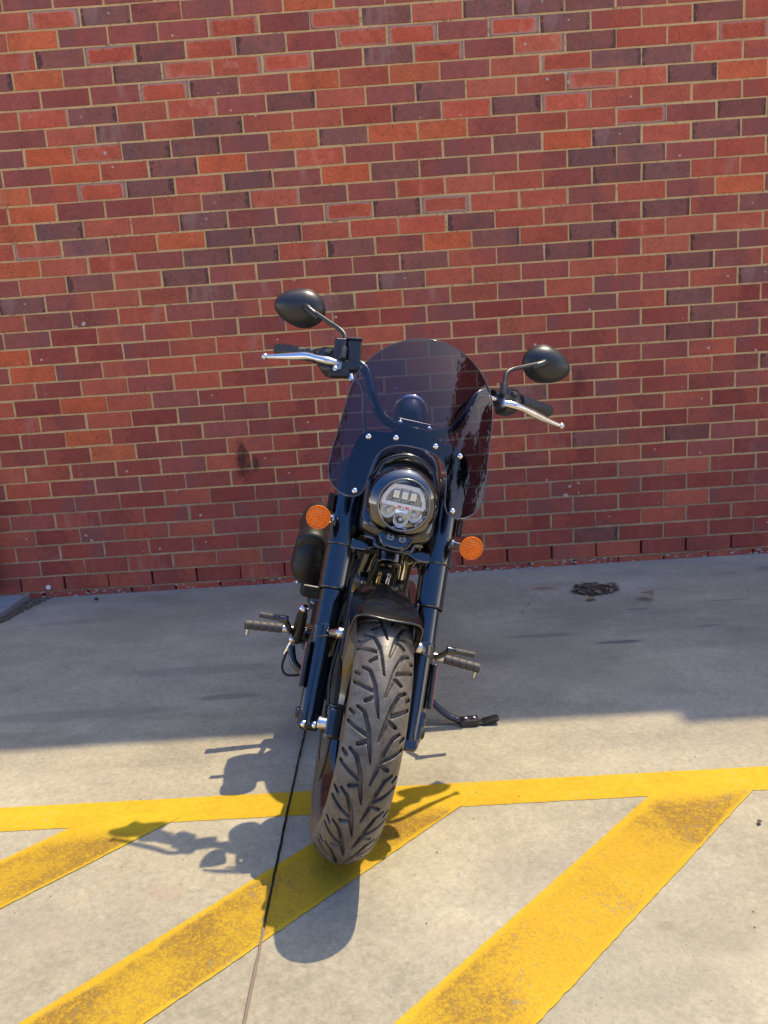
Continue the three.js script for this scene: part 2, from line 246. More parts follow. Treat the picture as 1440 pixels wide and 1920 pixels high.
function mortar(name, x0, x1, y0, y1, z1, z0, m) { const g = box(x1 - x0, y1 - y0, z1 - z0, (x0 + x1) / 2 + X0, (y0 + y1) / 2, (z0 + z1) / 2), p = g.attributes.position, uv = g.attributes.uv; for (let i = 0; i < p.count; i++) uv.setXY(i, p.getX(i) / .8, p.getY(i) / .8); return mesh(name, g, m, WALL); }
const yA = Y1 + BH - .005, mz = -.0030;
mortar('mortar', WX0, WX1, yA + 5 * BH, WTOP, mz, -.25, M.mortar);
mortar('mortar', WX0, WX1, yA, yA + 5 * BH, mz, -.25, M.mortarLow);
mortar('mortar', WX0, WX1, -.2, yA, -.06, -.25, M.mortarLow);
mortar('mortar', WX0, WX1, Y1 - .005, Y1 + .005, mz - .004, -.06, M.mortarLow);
mortar('mortar', 5.09, WX1, WTOP, WTOP + .27, mz, -.25, M.mortar);
mortar('mortar', -9, WX0, -.2, WTOP, 0, -.25, M.mortar);
mortar('mortar', WX1, 16, -.2, WTOP + .27, 0, -.25, M.mortar);
// splashes of mortar and paint that stick to the bricks
const splashM = std([.52, .44, .38], .9);
for (const [x, y, s] of [[.30, 1.40, .018], [.26, 1.385, .012], [1.58, 1.345, .012], [1.545, 1.375, .009], [2.745, .40, .014], [2.79, .415, .01], [2.72, .355, .02], [2.79, .365, .009], [.155, .30, .012], [.18, .27, .013], [.245, .262, .010], [2.86, 1.30, .011], [.52, 2.19, .014], [.47, 2.15, .012], [2.67, 2.38, .013], [2.76, 2.40, .016], [2.77, 2.36, .014], [2.25, 2.25, .007], [2.28, 2.23, .009], [1.3, 1.42, .008]]) {
  const n = 11, sh = []; for (let k = 0; k < n; k++) { const q = s * rr(.25, .85); sh.push([q * Math.cos(k / n * 6.283), q * Math.sin(k / n * 6.283)]); }
  mesh('mortar_splash', extrude(smoothLoop(sh, 30), .0012, .001).translate(x + X0, y + Y1, .0015), splashM, WALL);
}
{ const gs = []; for (let i = 0; i < 170; i++) { const s = rr(.003, .011), n = 7, sh = []; for (let k = 0; k < n; k++) sh.push([s * 1.6 * rr(.4, 1) * Math.cos(k / n * 6.283), s * .5 * rr(.4, 1) * Math.sin(k / n * 6.283)]); const q = Math.pow(rnd(), 1.5); gs.push(clean(extrude(sh, .0012).translate(X0 + rr(-.15, 4.2) , .002 + q * .034, .0006))); } const o = mesh('paint_flakes', gs, std([.50, .46, .42], .9), WALL); o.userData.kind = 'stuff'; }
// sooty smudges
const soot = colourTex(256, 256, (i, j) => { const x = i / 128 - 1, y = j / 128 - 1, u = i / 256, v = j / 256; const q = Math.hypot(x * (1.25 + .5 * y), y) + (nz2(u, v) - .5) * .9; const a = (1 - sm(.15, .95, q)) * (.35 + .9 * nz1(u, v)) * (nz3(u, v) > .35 ? 1 : .55); return [.035, .025, .022, Math.min(1, a * .9)]; }, true);
M.soot = std([1, 1, 1], .95, 0, { map: soot, transparent: true }); M.sootFaint = std([1, 1, 1], .95, 0, { map: soot, transparent: true, opacity: .45 });
for (const [x, y, w, h] of [[1.035, .69, .13, .28], [1.10, .66, .06, .11], [2.80, .97, .12, .2]]) mesh('soot_stain', new THREE.PlaneGeometry(w, h).translate(x + X0, y, .0052), x > 2 ? M.sootFaint : M.soot, WALL);
// a clear cap stuck low on the wall
{ const c = mesh('wall_cap', lathe([[0, .008], [.006, .010], [.012, .007], [.0135, .003], [.0135, 0]], [-.089 + X0, .058, .003], [0, 0, 1], 20), std([.75, .75, .8], .3), scene); tag(c, 'small round white plastic cap stuck low on the wall at far left', 'cap'); }
// galvanised downpipe at the left edge
{ const p = group('downpipe', scene); tag(p, 'blue grey rectangular downpipe on the wall at the left edge', 'downpipe'); p.position.set(-.395 + X0, 0, .045); const m = std([.16, .19, .24], .45, .3); mesh('pipe', box(.1, 5.9, .075, 0, 3.03, 0, .012), m, p); mesh('outlet', box(.104, .04, .079, 0, .09, 0, .008), m, p); mesh('strap', box(.13, .03, .084, 0, 1.9, -.002, .004), m, p); }
// drain grate at far left
{
  const g = group('drain_grate', scene); tag(g, 'galvanised steel drain grate set in the slab at the left edge', 'grate'); g.position.set(-.2 + X0, 0, .0);
  const m = std([.40, .42, .45], .5, .55); m.bumpMap = groundBump; m.bumpScale = .001;
  mesh('frame', [box(.018, .034, .62, -.009, .017, .29, .003), box(.6, .028, .03, -.342, .014, .0, .004), box(.6, .028, .03, -.342, .014, .585, .004)], m, g);
  for (let k = 0; k < 13; k++) mesh('bar', box(.6, .022, .014, -.316, .020, .03 + k * .043, .002), m, g);
  mesh('dark_pit_plate', box(.6, .003, .58, -.316, .0035, .29), std([.01, .012, .016], .9), g);  // near-black plate under the bars; the darkness of a pit is in its colour
}

// ------------------------------------------------------------------ leaves and litter
const leafGeo = (l, w, curl) => { const s = new THREE.Shape(smoothLoop([[0, 0], [w * .5, l * .3], [w * .42, l * .6], [0, l], [-w * .42, l * .6], [-w * .5, l * .3]], 20).map(p => new THREE.Vector2(...p))); const g = new THREE.ShapeGeometry(s).rotateX(-Math.PI / 2), p = g.attributes.position; for (let i = 0; i < p.count; i++) p.setY(i, curl * (Math.abs(p.getX(i)) / w * l + Math.pow(p.getZ(i) / l + .5, 2) * l * .8)); g.computeVertexNormals(); return g; };
const leafM = [[.17, .10, .055], [.10, .07, .045], [.24, .16, .09], [.07, .055, .04], [.14, .12, .08]].map(c => std(c, .85, 0, { side: THREE.DoubleSide }));
{
  const gs = [], n = 240; const cols = [];
  for (let i = 0; i < n; i++) { const a = rr(0, 6.28), q = Math.sqrt(rnd()), l = rr(.012, .042), g = clean(leafGeo(l, l * rr(.3, .6), rr(-.15, .3))); g.rotateX(rr(-.22, .22)).rotateZ(rr(-.2, .2)).rotateY(rr(0, 6.28)).translate(2.755 + X0 + Math.cos(a) * q * .115 * rr(.8, 1.2), .003 + rr(.0, .016) * (1 - q * .7), .445 + Math.sin(a) * q * .085); const c = [[.13, .085, .05], [.08, .06, .04], [.20, .14, .085], [.05, .04, .03], [.10, .09, .055]][i % 5], v = new Float32Array(g.attributes.position.count * 3); for (let k = 0; k < v.length; k += 3) { v[k] = c[0]; v[k + 1] = c[1]; v[k + 2] = c[2]; } g.setAttribute('color', new THREE.BufferAttribute(v, 3)); gs.push(g); }
  const o = mesh('leaf_pile', mergeGeometries(gs), std([1, 1, 1], .9, 0, { vertexColors: true, side: THREE.DoubleSide }), scene); o.userData.kind = 'stuff'; o.userData.label = 'heap of dry brown leaves on the shaded slab near the wall';
  const gs2 = []; for (let i = 0; i < 340; i++) { const t = rnd(), s = rr(.003, .011), wdt = .012 + .05 * (1 - t) ; gs2.push(clean(new THREE.IcosahedronGeometry(s, 0).scale(1, .45, rr(.5, 1.4)).rotateY(rr(0, 6)).translate(-.195 + X0 + rnd() * (wdt + .06 * (1 - t) * (1 - t)), s * .3 + .002, .015 + t * .5))); }
  const d = mesh('grate_litter', gs2, std([.12, .09, .06], .95), scene); d.userData.kind = 'stuff'; d.userData.label = 'brown grit and crumbled leaves along the drain grate';
}
for (const [x, z, l, curl, ry, mi, label] of [[2.967, .66, .075, .9, .4, 2, 'curled pale brown leaf lying alone right of the leaf heap'], [2.725, .575, .06, .25, 2.2, 2, 'pale dry leaf in front of the leaf heap'], [2.37, .72, .02, .4, 1, 0, 'small brown leaf scrap in front of the rust spot'], [2.685, 2.358, .02, .12, 2.5, 3, 'dark curled leaf scrap on sunlit slab near right edge'], [3.62, .52, .035, .6, 1.1, 0, 'brown leaf crumb near right edge of the shaded slab'], [2.41, .62, .022, .5, .3, 0, 'thin reddish leaf scrap left of the lone curled leaf']]) {
  const g = leafGeo(l, l * .55, curl); const o = mesh('dry_leaf', g, leafM[mi], scene); o.position.set(x + X0, .006, z); o.rotation.y = ry; tag(o, label, 'leaf');
}
for (const [x, z, s, c, label] of [[2.0, .44, .010, [.6, .6, .62], 'small white pebble on the shaded slab right of the fork'], [.20, .1, .012, [.05, .05, .05], 'small black pebble on the slab near the wall at left']]) { const o = mesh('pebble', new THREE.IcosahedronGeometry(s, 1).scale(1, .7, .8), std(c, .8), scene); o.position.set(x + X0, s * .6, z); tag(o, label, 'pebble'); }
{
  const gs = []; for (let i = 0; i < 260; i++) { const s = rr(.0008, .0022) * (rnd() < .05 ? 1.6 : 1); gs.push(clean(new THREE.IcosahedronGeometry(s, 0).scale(1, .55, rr(.6, 1.5)).rotateY(rr(0, 6)).translate(X0 + rr(-.3, 4), s * .35 + .001, rr(.02, 3)))); }
  const o = mesh('loose_grit', gs, std([.13, .11, .09], .9), scene); o.userData.kind = 'stuff'; o.userData.label = 'fine dark grit scattered over the slab';
}
// ------------------------------------------------------------------ behind the camera: what the gloss paint and the shield mirror
{
  const leaf = new THREE.PlaneGeometry(.17, .10), lm = std([.045, .062, .022], .8, 0, { side: THREE.DoubleSide }), bark = std([.07, .055, .04], .9);
  for (const [x, z, h, r, label] of [[-4.3, 12.6, 8.4, 1.9, 'tall leafy tree across the lot, on the left behind the viewer'], [10.6, 11.2, 5.4, 1.7, 'leafy tree across the lot, farthest right behind the viewer'], [8.0, 13.2, 4.2, 1.2, 'small leafy tree left of the one farthest right behind the viewer']]) {
    const t = group('tree', scene); t.position.set(x, 0, z); tag(t, label, 'tree');
    mesh('trunk', [lathe([[.28, 0], [.2, .4], [.16, h * .45], [.05, h * .9]], [0, 0, 0], [0, 1, 0], 14), ...[0, 1, 2, 3, 4].map(k => rod([0, h * (.35 + .07 * k), 0], [Math.cos(k * 2.1) * r * .7, h * (.6 + .07 * k), Math.sin(k * 2.1) * r * .7], .07, .02, 8))], bark, t);
    const n = 5200, im = new THREE.InstancedMesh(leaf, lm, n), M4 = new THREE.Matrix4(), cl = Array.from({ length: 26 }, () => [rr(-1, 1) * r * .72, h * rr(.42, .95), rr(-1, 1) * r * .72, rr(.5, 1.1)]);
    for (let i = 0; i < n; i++) { const c = cl[i % 26], d = V(rr(-1, 1), rr(-1, 1), rr(-1, 1)).normalize().multiplyScalar(c[3] * Math.cbrt(rnd())); M4.makeRotationFromEuler(new THREE.Euler(rr(0, 6), rr(0, 6), rr(0, 6))).setPosition(c[0] + d.x, c[1] + d.y * .8, c[2] + d.z); im.setMatrixAt(i, M4); }
    im.name = 'crown'; im.userData.kind = 'stuff'; im.castShadow = im.receiveShadow = true; t.add(im);
  }
  const hs = group('warehouse', scene); hs.position.set(3, 0, 24); tag(hs, 'long low warehouse with a dark metal roof behind the viewer', 'warehouse');
  mesh('wall', box(44, 2.7, 10, 0, 1.35, 5.5), std([.42, .38, .32], .85), hs); mesh('roof', extrude([[-.6, 2.7], [-.6, 2.95], [5.5, 3.9], [11.6, 2.95], [11.6, 2.7]], 45).rotateY(-Math.PI / 2).translate(22.5, 0, 0), std([.06, .065, .07], .5), hs);
}
// ------------------------------------------------------------------ motorcycle
const MOTO = group('motorcycle', scene); MOTO.position.set(0, 0, 1.5);
tag(MOTO, 'black cruiser motorcycle with smoked windshield leaning on its side stand, seen head on', 'motorcycle');
const AXLE = V(0, .312, 2.319).sub(MOTO.position);
const QF = new THREE.Quaternion().setFromEuler(new THREE.Euler(-.49086, .07268, -.28587, 'YZX')); // steered fork: y up the fork, z forward
const QC = new THREE.Quaternion().setFromEuler(new THREE.Euler(0, .0062, -.26304, 'YZX'));       // leaning chassis
const onFork = o => { o.position.copy(AXLE); o.quaternion.copy(QF); return o; }, onChassis = o => { o.position.copy(AXLE); o.quaternion.copy(QC); return o; };
const F = (name, g, m) => onFork(mesh(name, g, m, MOTO)), C = (name, g, m) => onChassis(mesh(name, g, m, MOTO));
const FG = name => onFork(group(name, MOTO)), CG = name => onChassis(group(name, MOTO));
const LEVEL = .5096; // fork-frame tilt that makes an axis level again
const lev = (g, x, y, z) => g.rotateX(LEVEL).translate(x, y, z);

M.gloss = phy([.0022, .0032, .0055], .2, 0, { clearcoat: 1, clearcoatRoughness: .025, ior: 1.6, specularIntensity: 1 });
M.satin = phy([.020, .020, .020], .38, 0, { clearcoat: .25, clearcoatRoughness: .4 });
M.wrinkle = std([.012, .012, .013], .55, .1, { bumpMap: brickBump, bumpScale: .0006 });
M.chrome = std([.80, .80, .80], .10, 1);
M.alu = std([.74, .73, .70], .26, 1);
M.steel = std([.32, .32, .33], .32, 1);
M.rubber = std([.055, .052, .048], .55);
M.cable = std([.012, .012, .012], .45);
M.amber = phy([1.0, .21, .0], .25, 0, { clearcoat: .8, clearcoatRoughness: .04, specularIntensity: .3 });
M.dark = std([.006, .006, .007], .5);
const rubberTex = colourTex(512, 512, (i, j) => { const u = i / 512, v = j / 512, a = nz2(u, v), b = nz1(u, v), g = nz3(u, v); const k = .75 + .7 * (a - .5) + .5 * (b - .5) + .4 * (g - .5); return [.155 * k, .135 * k, .110 * k]; });
rubberTex.wrapS = rubberTex.wrapT = THREE.RepeatWrapping;
M.tyre = std([1, 1, 1], .40, 0, { map: rubberTex, bumpMap: brickBump, bumpScale: .0005 });

// --- front wheel: a tyre whose tread grooves are cut into its surface
function tyreGeo(RT, halfW, rc, tread, nS, nW) {
  const pitch = 2 * Math.PI * RT / 22, phiM = 1.17, pos = [], idx = [], uv = [];
  const G = [ // groove centre lines (arc along the tread, distance from its middle), metres
    [[0, .004], [.030, .012], [.070, .021], [.103, .036], [.114, .054]], [[.055, .0215], [.066, .046], [.080, .074]], [[.043, .020], [.034, .038]], [[.098, .062], [.106, .074]],
  ];
  const segs = []; for (const l of G) for (let i = 0; i + 1 < l.length; i++) segs.push([l[i], l[i + 1], i === 0 && l === G[0] ? .3 : 1, l === G[0] && i + 2 === l.length ? .8 : 1]);
  const depth = (s, x) => {
    let best = 0; const side = x < 0 ? 0 : .5, ax = Math.abs(x);
    for (let k = -2; k <= 1; k++) { const s0 = ((s / pitch - side) % 1 + 1) % 1 * pitch - k * pitch;
      for (const [a, b, w0, w1] of segs) { const dx = b[0] - a[0], dy = b[1] - a[1], t = Math.max(0, Math.min(1, ((s0 - a[0]) * dx + (ax - a[1]) * dy) / (dx * dx + dy * dy))), d = Math.hypot(s0 - a[0] - dx * t, ax - a[1] - dy * t), w = .0043 * (w0 + (w1 - w0) * t); best = Math.max(best, 1 - sm(w - .0006, w + .0006, d)); } }
    return best * .0100;
  };
  for (let i = 0; i <= nS; i++) for (let j = 0; j <= nW; j++) {
    const th = i / nS * 2 * Math.PI, ph = (j / nW * 2 - 1) * phiM, lx = rc * ph, x = rc * Math.sin(ph);
    let r = RT - rc * (1 - Math.cos(ph)) - (tread && i < nS ? depth(th * RT, lx) : tread ? depth(0, lx) : 0);
    pos.push(x * halfW / (rc * Math.sin(phiM)), r * Math.sin(th), r * Math.cos(th)); uv.push(lx / .25, th * RT / .25);
  }
  for (let i = 0; i < nS; i++) for (let j = 0; j < nW; j++) { const a = i * (nW + 1) + j, b = a + nW + 1; idx.push(a, a + 1, b, a + 1, b + 1, b); }
  const g = new THREE.BufferGeometry(); g.setAttribute('position', new THREE.Float32BufferAttribute(pos, 3)); g.setAttribute('uv', new THREE.Float32BufferAttribute(uv, 2)); g.setIndex(idx); g.computeVertexNormals();
  const rs = RT - rc * (1 - Math.cos(phiM)), gs = [g];
  for (const s of [-1, 1]) { const prof = [[halfW, rs], [halfW * 1.005, rs - .010], [halfW * .985, rs - .022], [halfW * .97, rs - .0225], [halfW * .93, rs - .035], [halfW * .80, rs - .050], [halfW * .77, rs - .053], [halfW * .70, rs - .056]]; gs.push(new THREE.LatheGeometry(prof.map(p => new THREE.Vector2(p[1], s * p[0])), 120).rotateZ(-Math.PI / 2)); }
  return { g: merge(gs), rim: rs - .054 };
}
function wheel(name, RT, halfW, rc, tread, frame, at, nS, nW) {
  const w = group(name, MOTO); frame(w);
  const T = tyreGeo(RT, halfW, rc, tread, nS, nW), rim = T.rim, hw = halfW;
  const shift = g => at ? g.translate(...at) : g;
  mesh('tyre', shift(T.g), M.tyre, w);
  mesh('rim', shift(new THREE.LatheGeometry([[rim - .004, -hw * .74], [rim + .006, -hw * .72], [rim + .005, -hw * .66], [rim - .012, -hw * .55], [rim - .03, -hw * .3], [rim - .03, hw * .3], [rim - .012, hw * .55], [rim + .005, hw * .66], [rim + .006, hw * .72], [rim - .004, hw * .74], [rim - .018, hw * .55], [rim - .036, hw * .3], [rim - .036, -hw * .3], [rim - .018, -hw * .55], [rim - .004, -hw * .74]].map(p => new THREE.Vector2(...p)), 96).rotateZ(-Math.PI / 2)), M.gloss, w);
  mesh('hub', shift(lathe([[0, -.075], [.03, -.075], [.038, -.06], [.034, -.03], [.034, .03], [.038, .06], [.03, .075], [0, .075]], [0, 0, 0], [1, 0, 0], 32)), M.satin, w);
  for (let k = 0; k < 7; k++) { const a = k / 7 * 6.283, c = Math.cos(a), s = Math.sin(a), b = a + .16; mesh('spoke', shift(merge([rod([-.028, .03 * s, .03 * c], [-.012, (rim - .03) * Math.sin(b), (rim - .03) * Math.cos(b)], .012, .009), rod([.028, .03 * s, .03 * c], [.012, (rim - .03) * Math.sin(b), (rim - .03) * Math.cos(b)], .012, .009)])), M.gloss, w); }
  return w;
}
const FW = wheel('front_wheel', .3260, .0685, .0745, true, onFork, [-.002, 0, 0], 1300, 120);
mesh('brake_disc', new THREE.LatheGeometry([[.105, -.0025], [.15, -.0025], [.15, .0025], [.105, .0025], [.105, -.0025]].map(p => new THREE.Vector2(...p)), 80).rotateZ(-Math.PI / 2).translate(-.080, 0, 0), std([.03, .03, .03], .4, .5), FW);
mesh('disc_carrier', new THREE.LatheGeometry([[.03, -.003], [.108, -.003], [.108, .003], [.03, .003]].map(p => new THREE.Vector2(...p)), 60).rotateZ(-Math.PI / 2).translate(-.078, 0, 0), M.satin, FW);
wheel('rear_wheel', .322, .085, .086, false, onChassis, [0, 0, -1.63], 160, 24);
{ const c = FG('brake_caliper'); mesh('body', [box(.040, .072, .058, -.078, -.018, .135, .010), box(.044, .028, .05, -.078, .012, .128, .008)], M.gloss, c); mesh('piston_cap', rod([-.092, -.02, .140], [-.116, -.02, .136], .0145), M.alu, c); mesh('hose', tube([[-.098, .02, .12], [-.1, .09, .07], [-.088, .2, .02], [-.085, .36, .0]], .0045), M.cable, c); }

// --- front fender: creased shell
{
  const t0 = .67, t1 = 2.95, n = 70, prof = t => { const f = .074 - .052 * sm(.72, 1.25, t) + .02 * sm(1.4, 2.2, t); return [[-.086, .276], [-.0865, .312], [-Math.max(f, .045) - .007, .338], [-f + .006, .349], [0, .3535], [f - .006, .349], [Math.max(f, .045) + .007, .338], [.0865, .312], [.086, .276]]; };
  const pos = [], idx = []; const m = 9;
  for (let i = 0; i <= n; i++) { const t = t0 + (t1 - t0) * i / n; for (const off of [0, -.003]) for (const [x, r] of prof(t)) { let tt = t; if (i === 0) tt += .05 * Math.pow(Math.abs(x) / .093, 3); const q = r + off; pos.push(x * .94 - .005, q * Math.sin(tt), q * Math.cos(tt)); } }
  const st = 2 * m; for (let i = 0; i < n; i++) for (let j = 0; j < m - 1; j++) { const a = i * st + j, b = a + st; idx.push(a, a + 1, b, a + 1, b + 1, b); const c = a + m, d = b + m; idx.push(c, d, c + 1, c + 1, d, d + 1); }
  for (let j = 0; j < m - 1; j++) { idx.push(j, j + m, j + 1, j + 1, j + m, j + 1 + m); }
  for (let i = 0; i < n; i++) for (const j of [0, m - 1]) { const a = i * st + j, b = a + st; idx.push(a, b, a + m, b, b + m, a + m); }
  const g = new THREE.BufferGeometry(); g.setAttribute('position', new THREE.Float32BufferAttribute(pos, 3)); g.setIndex(idx);
  const fd = F('front_fender', toCreasedNormals(g, .5), phy([.003, .0035, .005], .14, 0, { specularIntensity: .8 }));
  const lip = t => prof(t0).map(([x, r]) => [x * .94 - .005, (r - .001) * Math.sin(t0 + .05 * Math.pow(Math.abs(x) / .093, 3)), (r - .001) * Math.cos(t0 + .05 * Math.pow(Math.abs(x) / .093, 3))]);
  mesh('lip', tube(lip(), .0026, 60, 8), M.gloss, fd);
  for (const s of [-1, 1]) { mesh('bracket', [box(.006, .16, .05, s * .083 - .005, .22, .10, .002), box(.006, .05, .1, s * .083 - .005, .26, .06, .002)], M.satin, fd); mesh('fender_bolt', [rod([s * .089, .196, .108], [s * .106, .196, .108], .014), rod([s * .1, .196, .108], [s * .116, .198, .07], .009)], M.alu, fd); }
}
// --- fork legs
for (const s of [-1, 1]) {
  const x = s * .128, L = FG('fork_leg');
  mesh('lower_leg', [lathe([[0, -.03], [.022, -.03], [.029, -.02], [.030, .06], [.031, .17], [.033, .212], [.0345, .215], [.0345, .222], [.0315, .226], [.031, .33]], [x, 0, .004], [0, 1, 0], 44),
    s < 0 ? lathe([[0, -.038], [.024, -.038], [.027, -.02], [.027, .03]], [x, 0, .002], [0, 1, 0], 30) : extrude(smoothLoop([[-.028, .05], [.028, .05], [.023, -.02], [.016, -.045], [0, -.049], [-.016, -.046], [-.024, -.02]], 50), .036, .008).translate(x, 0, -.014)], M.gloss, L);
  const mc = mesh('middle_cover', lathe([[.034, .316], [.0372, .316], [.0378, .320], [.0385, .40], [.0385, .436]], [x, 0, .004], [0, 1, 0], 48), M.gloss, L);
  mesh('seam_ring', new THREE.TorusGeometry(.0372, .0016, 8, 48).rotateX(Math.PI / 2).translate(x, .316, .004), M.dark, mc);
  const uc = mesh('upper_cover', lathe([[.037, .432], [.0415, .432], [.0425, .436], [.043, .50], [.044, .60], [.040, .665], [.02, .69], [0, .69]], [x, 0, .002], [0, 1, 0], 48), M.gloss, L);
  mesh('seam_ring', new THREE.TorusGeometry(.0412, .0016, 8, 48).rotateX(Math.PI / 2).translate(x, .432, .002), M.dark, uc);
  mesh('leg_band', tube(Array.from({ length: 21 }, (_, k) => { const a = k / 20 * Math.PI * 1.3 - .65; return [x + .033 * Math.sin(a), .192 + .006 * Math.sin(a) * -s, .004 + .033 * Math.cos(a)]; }), .0032, 40, 8), M.gloss, L);
  const rf = mesh('reflector_holder', box(.012, .115, .022, x + s * .036, .118, .018, .005), M.satin, L); rf.geometry.computeBoundingBox();
  mesh('reflector', box(.0014, .105, .015, x + s * .0424, .118, .0155, .0004), phy([.85, .11, .012], .25, 0, { clearcoat: 1 }), rf);
  if (s < 0) mesh('axle_clamp', box(.054, .05, .05, x - .001, -.014, .004, .013), M.satin, L);
  if (s < 0) for (const [bx, by] of [[x - .012, -.026], [x + .015, -.024]]) { mesh('pinch_bolt', [lathe([[0, .012], [.004, .012], [.004, .009], [.0075, .009], [.0085, .006], [.0085, 0]], [bx, by, .028], [0, 0, 1], 20)], M.chrome, L); }
  mesh('axle_end', rod([x, 0, 0], [x + s * .036, 0, 0], .014), M.satin, L);
}
// --- nacelle, triple tree
{
  const N = FG('headlight_nacelle');
  const arch = smoothLoop([[-.092, .48], [-.099, .55], [-.099, .63], [-.082, .700], [-.042, .733], [0, .740], [.042, .733], [.082, .700], [.099, .63], [.099, .55], [.092, .48], [.05, .457], [0, .452], [-.05, .457]], 80);
  mesh('shell', toCreasedNormals(extrude(arch, .085, .028).translate(0, 0, -.01), .6), M.gloss, N);
  mesh('brow', tube([[-.084, .60, .108], [-.062, .652, .116], [0, .678, .122], [.062, .652, .116], [.084, .60, .108]], .008, 40, 10), M.gloss, N);
  const T = FG('lower_triple_clamp');
  mesh('plate', [extrude(smoothLoop([[-.12, .452], [-.06, .458], [.06, .458], [.12, .452], [.115, .432], [.07, .427], [.05, .436], [-.05, .436], [-.07, .427], [-.115, .432]], 80), .052, .006).translate(0, 0, -.02)], M.gloss, T);
  mesh('cowl', [extrude(smoothLoop([[-.045, .478], [.045, .478], [.038, .446], [.022, .434], [-.022, .434], [-.038, .446]], 60), .03, .008).translate(0, -.002, .062), tube([[-.075, .462, .06], [-.052, .455, .075], [-.044, .437, .080], [.044, .437, .080], [.052, .455, .075], [.075, .462, .06]], .006, 50, 10)], M.gloss, T);
  for (const s of [-1, 1]) mesh('clamp_bolt', lathe([[0, .004], [.0042, .004], [.0046, .009], [.0085, .009], [.0095, .006], [.0095, 0]], [s * .0155, .459, .099], [0, 0, 1], 24), M.steel, T);
}
// --- headlight
{
  const H = FG('headlight'), P = (g) => g.rotateX(LEVEL - .08).translate(-.001, .551, .118); // local: z along the beam
  const Z = [0, 0, 1];
  mesh('bucket', P(lathe([[0, -.11], [.04, -.105], [.068, -.075], [.082, -.02], [.0855, .005]], [0, 0, 0], Z, 64)), M.gloss, H);
  mesh('bezel', P(lathe([[.0855, -.004], [.0905, .002], [.0925, .010], [.0915, .017], [.087, .026], [.078, .036], [.070, .0425], [.0665, .043], [.0648, .038], [.064, .028]], [0, 0, 0], Z, 80)), phy([.10, .10, .105], .07, 1, { clearcoat: 1, clearcoatRoughness: .02 }), H);
  mesh('retaining_ring', P(new THREE.TorusGeometry(.0655, .0016, 10, 80).translate(0, 0, .0435)), M.steel, H);
  mesh('bowl', P(lathe([[.064, .036], [.060, .018], [.05, .004], [0, 0]], [0, 0, 0], Z, 60)), std([.80, .78, .73], .10, 1), H);
  const outer = [[-.0575, -.003], [-.0555, .014], [-.045, .035], [-.033, .0475], [0, .0495], [.033, .0475], [.045, .035], [.0555, .014], [.0575, -.003], [.053, -.0085], [.022, -.0085], [.012, -.0145], [-.012, -.0145], [-.022, -.0085], [-.053, -.0085]];
  const inner = [[-.049, 0], [-.047, .013], [-.038, .030], [-.028, .0395], [0, .041], [.028, .0395], [.038, .030], [.047, .013], [.049, 0]];
  mesh('light_ring', P(extrude(outer, .006, .0015, [inner]).translate(0, 0, .022)), std([.82, .80, .77], .3), H);
  mesh('projector_housing', P(extrude(inner.map(p => [p[0] * 1.0, p[1]]), .004, 0).translate(0, 0, .014)), std([.25, .26, .28], .12, 1), H);
  for (const x of [-.0225, 0, .0225]) { const b = mesh('projector', P(box(.017, .024, .010, x, .022, .022, .003)), phy([.66, .68, .72], .06, 1, { clearcoat: 1 }), H); mesh('projector_cap', P(box(.0165, .0035, .012, x, .0365, .0225, .001)), M.alu, b); mesh('projector_foot', P(box(.014, .006, .011, x, .0055, .0225, .001)), M.steel, b); }
  for (const [x, y] of [[-.034, -.0225], [.034, -.0225], [.002, -.0415]]) { const r = mesh('reflector', P(lathe([[.0185, .012], [.0165, .011], [.013, .004], [.007, 0], [0, 0]], [x, y, .010], Z, 36)), std([.86, .84, .80], .07, 1), H); mesh('bulb_cap', P(lathe([[0, .013], [.004, .012], [.0055, .008], [.0055, 0]], [x, y, .011], Z, 20)), std([.7, .7, .7], .15, .6), r); mesh('reflector_ring', P(new THREE.TorusGeometry(.0185, .0012, 8, 36).translate(x, y, .022)), M.alu, r); }
  mesh('lower_dark_patch', P(extrude(smoothLoop([[-.034, -.045], [-.02, -.036], [.0, -.034], [.012, -.044], [.006, -.058], [-.02, -.056]], 30), .003, 0).translate(0, 0, .009)), M.dark, H);  // dark plate set into the lower middle of the bowl
  mesh('emblem', P(box(.0075, .0095, .003, .001, -.0085, .0285, .001)), std([.85, .84, .82], .3), H);
  mesh('emblem_core', P(box(.0035, .005, .003, .001, -.0085, .0296, .0005)), std([.35, .33, .32], .4), H);
  for (const s of [-1, 1]) mesh('emblem_wing', P(box(.0105, .006, .002, .001 + s * .0098, -.0085, .0287, .0006)), std([.72, .07, .045], .35), H);
  const lens = []; for (let k = 0; k <= 14; k++) { const q = k / 14; lens.push([.064 * q, .060 - .018 * q * q]); }
  mesh('lens', P(lathe(lens, [0, 0, 0], Z, 64)), phy([1, 1, 1], .01, 0, { transmission: 1, thickness: 0, ior: 1.5, side: THREE.DoubleSide }), H);
}
